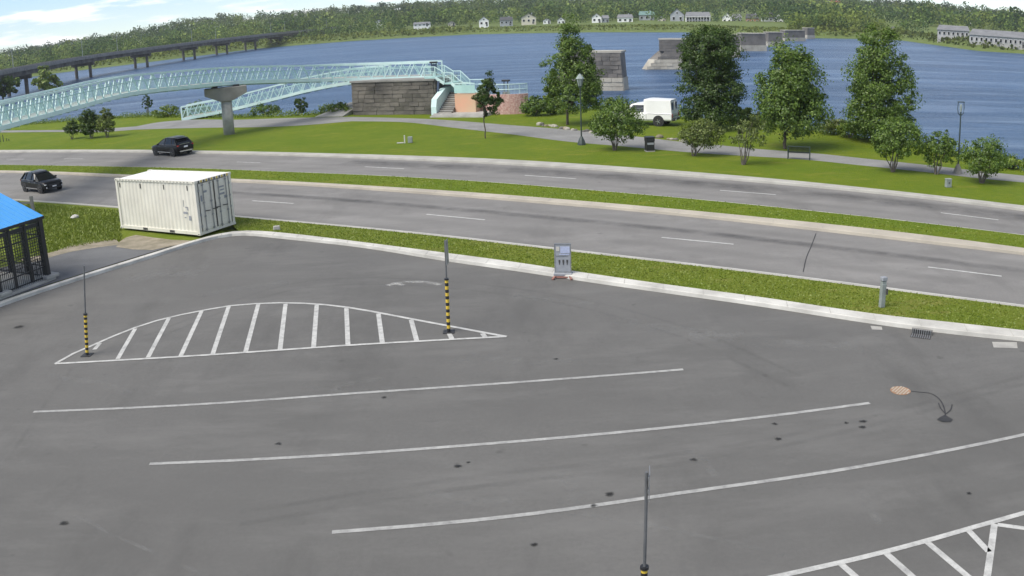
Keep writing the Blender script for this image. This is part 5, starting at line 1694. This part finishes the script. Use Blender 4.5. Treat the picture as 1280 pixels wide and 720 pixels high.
# curved mosaic lookout wall to the right of the stairs
lw = thing('lookout_wall', 'curved pinkish red mosaic wall with a pale rail beside the stairs', 'wall', tuple(FR + e1 * px_x(604)), AZ)
arc = []
for k in range(13):
    a = math.radians(-100 + k * 13)
    arc.append(Vector((1.9 + 2.5 * math.sin(a + .35) + 0, 1.6 - 1.9 * math.cos(a + .35) * .8, 0)))
wl = MB(); rings = []
for i, p in enumerate(arc):
    d = (arc[min(i + 1, 12)] - arc[max(0, i - 1)]).normalized(); nn = Vector((-d.y, d.x, 0)) * .14
    rings.append([p - nn, p + nn, p + nn + Vector((0, 0, 1.85)), p - nn + Vector((0, 0, 1.85))])
wl.loft(rings).build('wall', 'pink_wall', lw)
for zz in (2.3, 2.78):
    MB().tube([p + Vector((0, 0, zz)) for p in arc], .04, 6).build('rail', 'mint_pale', lw)
for p in arc[::2]:
    MB().tube([p + Vector((0, 0, 1.8)), p + Vector((0, 0, 2.78))], .03, 6).build('rail_post', 'mint_pale', lw)
for i in range(len(arc) - 1):
    for q_ in range(4):
        p = arc[i].lerp(arc[i + 1], q_ / 4)
        MB().tube([p + Vector((0, 0, 1.8)), p + Vector((0, 0, 2.75))], .012, 5).build('baluster', 'mint_pale', lw)
vw = thing('lookout_table', 'dark table shaped viewer standing on the lookout platform', 'viewer', tuple(FR + e1 * px_x(636) + e2 * .6 + Vector((0, 0, 2.05))), AZ)
for x in (-.18, .18):
    MB().box((x, 0, .5), (.07, .07, 1.0)).build('leg', 'black', vw)
MB().box((0, 0, 1.05), (.72, .40, .16)).build('top', 'black', vw, bev=.03)
MB().tube([(0, 0, -2.0), (0, 0, -.001)], .35, 12).build('pedestal', 'concrete_dark', vw)

# ------------------------------------------------------------------ old stone piers in the river
def river_pier(label, x_tip, x_right, ybase, ytop, D_front=3.0, courses=True, tip=True):
    a, b = G(x_tip, ybase, WATER_Z), G(x_right, ybase, WATER_Z)
    L = (b - a).length; rz = math.atan2(b.y - a.y, b.x - a.x)
    H = zat(b, ytop) - WATER_Z
    t_ = thing('stone_pier', label, 'stone pier', tuple(a), rz, 'old bridge piers in the river')
    zs = .34 * H
    def left(z):          # sloping cutwater, then the vertical end of the upper block
        if not tip: return z * .05
        return (z / (.62 * H)) * L * .34 if z < .62 * H else L * .36
    def right(z):
        return L + .25 - z * .07
    def block(z0, z1, grow):
        v = []
        for z in (z0, z1):
            l, r = left(max(0, z)) - grow, right(z) + grow
            v += [(l, D_front / 2 if tip and z < .62 * H else -grow, z), (l + (1.5 if tip and z < .62 * H else 0), -grow, z), (r, -grow, z), (r, D_front + grow, z), (l + (1.5 if tip and z < .62 * H else 0), D_front + grow, z)]
        m_ = MB(); m_.add(v, [(4, 3, 2, 1, 0), (5, 6, 7, 8, 9)] + [(i, (i + 1) % 5, 5 + (i + 1) % 5, 5 + i) for i in range(5)])
        return m_
    block(-1.2, zs, .10).build('footing', 'stone_light', t_)
    block(zs, .62 * H - .001, 0).build('lower_block', 'stone_grey', t_)
    block(.62 * H, H, 0).build('upper_block', 'stone_grey', t_)
    m_ = MB(); m_.box(((left(H) + right(H)) / 2, D_front / 2, H + .12), (right(H) - left(H) + .3, D_front + .3, .26)); m_.build('coping', 'stone_light', t_)
    if courses:
        c = .55 if courses is True else courses
        stone_face(t_, 0, L, -.09, -.6, zs, c, 1.5, xf=lambda z: (left(max(0, z)) + 1.4, right(z)), meshes=stone_light_meshes)
        stone_face(t_, 0, L, .0, zs, H, c, 1.3, xf=lambda z: (left(z) + (1.4 if z < .62 * H else 0), right(z)), meshes=stone_grey_meshes)
    return t_
river_pier('nearest weathered stone pier in the river behind the pointed tree', 672, 777.5, 113.5, 66)
river_pier('stone pier with a sloping cutwater left of the columnar tree', 797, 873, 87, 50)
river_pier('third stone pier just right of the columnar tree top', 884, 924, 72, 44, courses=.9)
river_pier('fourth stone pier above the gap between columnar and oval trees', 926, 957, 64, 42.5, courses=False, tip=False)
river_pier('fifth stone pier above the oval tree top', 960, 978, 58, 41, courses=False, tip=False)
river_pier('sixth stone pier close to the far shore', 981, 1006, 51.5, 38.5, courses=False, tip=False)
river_pier('farthest pale stone pier at the far shore', 1009, 1018, 48.5, 35.5, courses=False, tip=False)

# ------------------------------------------------------------------ road bridge far left
p1, p2, p3 = G(23, 119, WATER_Z), G(105, 97.5, WATER_Z), G(177, 84.5, WATER_Z)
endf = at_dist(400, 50, 640); endf.z = 0
line = catmull([p1 + (p1 - p2).normalized() * 180, p1, p2, p3, Vector((endf.x, endf.y, WATER_Z)), Vector((endf.x, endf.y, WATER_Z)) + (Vector((endf.x, endf.y, 0)) - Vector((p3.x, p3.y, 0))).normalized() * 60], 6.0)
rb = thing('road_bridge', 'long low concrete road bridge on twin columns crossing the river', 'bridge', tuple(p2))
top_z = {0: zat(p1, 84.5), 1: zat(p2, 71.5), 2: zat(p3, 61.5)}
ZT = (top_z[0] + top_z[1] + top_z[2]) / 3
def bridge_loft(name_, off_lo, off_hi, z0, z1, mt_):
    rings = []
    A = offset_line(line, off_lo); B = offset_line(line, off_hi)
    for a, b in zip(A, B):
        a = a - p2; b = b - p2
        zz = ZT - WATER_Z
        rings.append([(a.x, a.y, zz + z0), (b.x, b.y, zz + z0), (b.x, b.y, zz + z1), (a.x, a.y, zz + z1)])
    return MB().loft(rings).build(name_, mt_, rb)
bridge_loft('deck', -5.6, 5.6, -.95, -.60, 'concrete_dark')
for o_ in (-4.4, -1.5, 1.5, 4.4):
    bridge_loft('girder', o_ - .3, o_ + .3, -2.3, -.96, 'stone')
for o_ in (-5.5, 5.5):
    bridge_loft('parapet', o_ - .15, o_ + .15, -.59, .25, 'concrete_dark')
Ls = [0]
for a, b in zip(line, line[1:]): Ls.append(Ls[-1] + (b - a).length)
def on_line(s):
    for i in range(len(line) - 1):
        if Ls[i + 1] >= s:
            f = (s - Ls[i]) / (Ls[i + 1] - Ls[i])
            return line[i].lerp(line[i + 1], f), (line[i + 1] - line[i]).normalized()
    return line[-1], (line[-1] - line[-2]).normalized()
def s_of(p):
    return Ls[min(range(len(line)), key=lambda i: (line[i] - p).length)]
piers = [s_of(p1), s_of(p2), s_of(p3)]
gap = (piers[2] - piers[1])
s_ = piers[2] + gap
while s_ < Ls[-1] - 40:
    piers.append(s_); s_ += gap * .8
piers.insert(0, max(5, piers[0] - gap))
for s_ in piers:
    p, d = on_line(s_); p = p - p2; nn = Vector((-d.y, d.x, 0))
    an = math.atan2(nn.y, nn.x)
    q = MB(); zt_ = ZT - WATER_Z - 2.3
    q.box((p.x, p.y, zt_ - .6), (9.6, 1.3, 1.3), an)
    cb = q.build('crosshead', 'stone', rb)
    for s in (-1, 1):
        c = p + nn * s * 3.0
        MB().tube([(c.x, c.y, -2.5), (c.x, c.y, zt_ - 1.2)], .62, 12).build('column', 'stone', rb)
for k in range(9):
    p, d = on_line(piers[0] + 12 + k * 52); p = p - p2
    nn = Vector((-d.y, d.x, 0)); c = p + nn * 5.5 * (1 if k % 2 else -1)
    zz = ZT - WATER_Z
    lp_ = MB().tube([(c.x, c.y, zz), (c.x, c.y, zz + 6.5)], [.12, .07], 6).build('lamp_pole', 'steel', rb)
    MB().beam((c.x, c.y, zz + 6.5), (c.x - nn.x * (2 if k % 2 else -2), c.y - nn.y * (2 if k % 2 else -2), zz + 6.7), .10, .08).build('lamp_arm', 'steel', lp_)

# ------------------------------------------------------------------ houses across the river
M['h_white'] = mat('white_siding', (0.86, 0.86, 0.85), (0.80, 0.80, 0.80), .3, .7)
M['h_pale'] = mat('pale_weathered_siding', (0.42, 0.42, 0.42), (0.33, 0.33, 0.33), .3, .8)
M['h_grey'] = mat('grey_siding', (0.36, 0.38, 0.41), (0.30, 0.32, 0.35), .3, .7)
M['h_brick'] = mat('orange_brick', (0.42, 0.22, 0.13), (0.34, 0.18, 0.11), .6, .85)
M['h_cream'] = mat('cream_siding', (0.62, 0.58, 0.48), (0.55, 0.51, 0.42), .3, .7)
M['r_grey'] = mat('grey_shingle', (0.20, 0.205, 0.215), (0.15, 0.155, 0.165), .5, .9)
M['r_dark'] = mat('dark_shingle', (0.075, 0.078, 0.085), (0.055, 0.057, 0.062), .5, .9)
M['r_red'] = mat('red_roof', (0.34, 0.08, 0.06), (0.28, 0.07, 0.05), .5, .8)
M['r_green'] = mat('green_metal_roof', (0.16, 0.26, 0.24), (0.13, 0.22, 0.20), .5, .6)
def house(label, x0, x1, yb, yt, wallm, roofm, D, gable=False, nwin=3, depth=8.0, gal=False, grp='houses on the far shore', cat='house', rows=1):
    xc = (x0 + x1) / 2
    b = at_dist(xc, yb, D)
    w = (x1 - x0) * D / F_PX; H = (yb - yt) * D / F_PX
    rz = math.atan2(-b.x, b.y)
    t_ = thing('house', label, cat, tuple(b), rz, grp)
    wh = H * (.58 if gable else .62)
    MB().box((0, depth / 2, wh / 2 - 1.5), (w, depth, wh + 3.0)).build('wall', wallm, t_)
    r = MB()
    if gable:
        v = [(-w / 2, 0, wh), (w / 2, 0, wh), (0, 0, H - .1), (-w / 2, depth, wh), (w / 2, depth, wh), (0, depth, H - .1)]
        g_ = MB(); g_.add(v, [(0, 1, 2), (5, 4, 3), (0, 3, 4, 1)]); g_.build('gable', wallm, t_)
        for s in (-1, 1):
            r.add([(0, -.4, H), (0, depth + .4, H), (s * (w / 2 + .5), depth + .4, wh - .25), (s * (w / 2 + .5), -.4, wh - .25), (0, -.4, H + .25), (0, depth + .4, H + .25), (s * (w / 2 + .5), depth + .4, wh), (s * (w / 2 + .5), -.4, wh)],
                  [(0, 1, 2, 3), (7, 6, 5, 4), (0, 3, 7, 4), (1, 5, 6, 2), (2, 6, 7, 3), (0, 4, 5, 1)])
    else:
        v = [(-w / 2 - .4, -.5, wh - .1), (w / 2 + .4, -.5, wh - .1), (w / 2 + .4, depth + .5, wh - .1), (-w / 2 - .4, depth + .5, wh - .1), (-w / 2 + w * .04, depth / 2, H), (w / 2 - w * .04, depth / 2, H)]
        r.add(v, [(3, 2, 1, 0), (0, 1, 5, 4), (2, 3, 4, 5), (1, 2, 5), (3, 0, 4)])
    ro_ = r.build('roof', roofm, t_)
    if nwin == 3:
        MB().box((w * .22, depth * .5, H), (.6, .6, 1.0)).build('chimney', 'h_grey', ro_)
    for rr in range(rows):
        hh = wh / rows
        for k in range(nwin):
            x = -w / 2 + (k + .5) * w / nwin
            wn = MB().box((x, -.06, hh * (rr + .55)), (min(1.5, w / nwin * .5), .12, hh * .42)).build('window', 'h_white', t_)
            MB().box((x, -.14, hh * (rr + .55)), (min(1.3, w / nwin * .42), .08, hh * .36)).build('pane', 'glass', wn)
    if gable:
        wn = MB().box((0, -.06, wh + (H - wh) * .3), (1.1, .12, (H - wh) * .35)).build('window', 'h_white', t_)
        MB().box((0, -.14, wh + (H - wh) * .3), (.9, .08, (H - wh) * .3)).build('pane', 'glass', wn)
    MB().box((w * .30, -.05, .9), (1.0, .1, 2.1)).build('door', 'r_dark', t_)
    if gal:
        MB().box((0, -1.2, wh * .48), (w * .96, 2.3, .18)).build('gallery_floor', 'h_grey', t_)
        MB().box((0, -.25, wh * .30), (w * .9, .3, wh * .30)).build('gallery_glazing', 'glass', t_)
        MB().box((0, -.25, wh * .74), (w * .9, .3, wh * .28)).build('gallery_glazing', 'glass', t_)
        for k in range(9):
            MB().box((-w * .46 + k * w * .92 / 8, -2.2, wh * .45), (.22, .22, wh * .95)).build('gallery_post', 'h_white', t_)
        MB().box((0, -1.2, wh * .97), (w * .98, 2.5, .16)).build('gallery_roof', 'h_white', t_)
    return t_
house('low long white building by the left far shore', 517, 538, 33, 27.5, 'h_white', 'r_grey', 560, False, 4)
house('white gabled house standing alone at the trees', 599, 611, 32.5, 21, 'h_white', 'r_grey', 560, True, 2)
house('blue grey house right of the lone gabled house', 625, 641, 31.5, 21, 'h_grey', 'r_dark', 560, False, 3)
house('pale double gabled house above the river left of the pointed tree', 652, 670, 29.5, 17, 'h_cream', 'r_grey', 560, True, 3)
house('small pale house partly behind the pointed tree top', 697, 706, 30.5, 22, 'h_white', 'r_grey', 560, True, 2)
house('bright white gabled house right of the pointed tree', 740, 752, 28.5, 17, 'h_white', 'r_grey', 550, True, 2)
house('grey sided wing next to the bright white gabled house', 752.5, 761, 28.5, 19, 'h_grey', 'r_grey', 551, False, 2)
house('white house with a grey roof left of the big gallery building', 772, 791, 28.5, 18, 'h_white', 'r_grey', 550, False, 3)
house('house with a wide grey green roof half hidden in trees', 799, 818, 26, 14, 'h_grey', 'r_green', 580, False, 3)
house('dark house with a steep pointed roof', 838, 855, 28.5, 11, 'h_grey', 'r_dark', 555, True, 2)
house('big white building with dark two storey galleries', 857, 888, 30, 15, 'h_white', 'r_grey', 545, False, 6, 12, True)
house('white gabled house beside the columnar tree top', 903, 914.5, 31, 16.5, 'h_white', 'r_grey', 545, True, 2)
house('grey house attached behind the white gabled one', 915, 927, 31, 17.5, 'h_grey', 'r_grey', 548, False, 2)
house('orange brick house between white houses', 932.5, 949, 32, 17.5, 'h_brick', 'r_dark', 540, False, 3)
house('large white house right of the orange brick house', 951.5, 966, 32, 16, 'h_white', 'r_dark', 538, False, 3, rows=2)
house('white house with a gable end nearest the brick row end', 967, 979, 32.5, 17.5, 'h_white', 'r_grey', 536, True, 2)
house('red roofed white building high on the hillside', 1038, 1051, 8, 1, 'h_white', 'r_red', 850, False, 3, grp='houses on the far hills')
house('white building on the right hand hillside', 1209, 1222, 24, 17, 'h_white', 'r_grey', 620, False, 2, grp='houses on the far hills')
house('tiny white house far up the wooded hill', 877, 884, 6.5, 3, 'h_white', 'r_grey', 900, False, 2, grp='houses on the far hills')
house('small grey shed near the boat ramp across the river', 1112, 1121, 40, 34, 'h_cream', 'r_grey', 480, True, 2)
house('long grey roofed terrace on the right far bank', 1172, 1211, 47, 32.5, 'h_pale', 'r_grey', 372, False, 7, 9, grp='terraced rows on the right far bank', cat='terrace')
house('nearer terrace running out of the right picture edge', 1212, 1296, 57.5, 39.5, 'h_pale', 'r_grey', 345, False, 14, 9, grp='terraced rows on the right far bank', cat='terrace')

for lab, x0_, x1_, yb_, yt_, wm_, rm_, D_ in (('white cottage in the trees above the low long building', 470, 478, 30, 25, 'h_white', 'r_grey', 640), ('cream house among trees left of the blue grey house', 560, 569, 33, 27, 'h_cream', 'r_grey', 560),
        ('pale house between trees right of the double gabled house', 679, 688, 29.5, 23, 'h_white', 'r_dark', 560), ('small white house right of the wide green roof', 822, 832, 28.5, 21, 'h_cream', 'r_grey', 560),
        ('white barn on the slope above the boat ramp', 1086, 1096, 38, 32, 'h_white', 'r_grey', 520), ('white farmhouse high in the central fields', 700, 708, 12, 8, 'h_white', 'r_grey', 850),
        ('grey house high above the white village houses', 905, 914, 11.5, 7, 'h_grey', 'r_dark', 820), ('white house in the field above the terraces', 1150, 1159, 26, 21, 'h_white', 'r_grey', 640)):
    house(lab, x0_, x1_, yb_, yt_, wm_, rm_, D_, True, 2)

# joints across the concrete kerbs
for (U, Lo, nm_) in ((L_lotup, L_lotlo, 'kerb_parking_lot'), (L_medup, L_medlo, 'kerb_median')):
    kb = bpy.data.objects[nm_]
    n_ = 90
    A_, B_ = resample(Lo, n_), resample(U, n_)
    for i in range(n_):
        if -30 < A_[i].x < 40:
            a_ = Vector((A_[i].x, A_[i].y, KERB_Z + .004)); b_ = Vector((B_[i].x, B_[i].y, KERB_Z + .004))
            a2 = a_ + (b_ - a_) * .04
            m_ = MB(); m_.beam(a2, b_, .014, .010); m_.build('joint', 'concrete', kb)

# ------------------------------------------------------------------ air between here and the far hills
hm = bpy.data.materials.new('air'); hm.use_nodes = True
t = hm.node_tree
t.nodes.remove(t.nodes['Principled BSDF'])
pv = t.nodes.new('ShaderNodeVolumePrincipled')
pv.inputs['Color'].default_value = (0.90, 0.94, 1.0, 1)
pv.inputs['Density'].default_value = 0.00013
t.links.new(pv.outputs[0], t.nodes['Material Output'].inputs['Volume'])
M['air'] = hm
hb = MB().box((0, 1300, 60), (6600, 3400, 130)).build('haze', 'air')
tag(hb, 'thin pale summer haze over the river and hills', 'haze', kind='stuff')
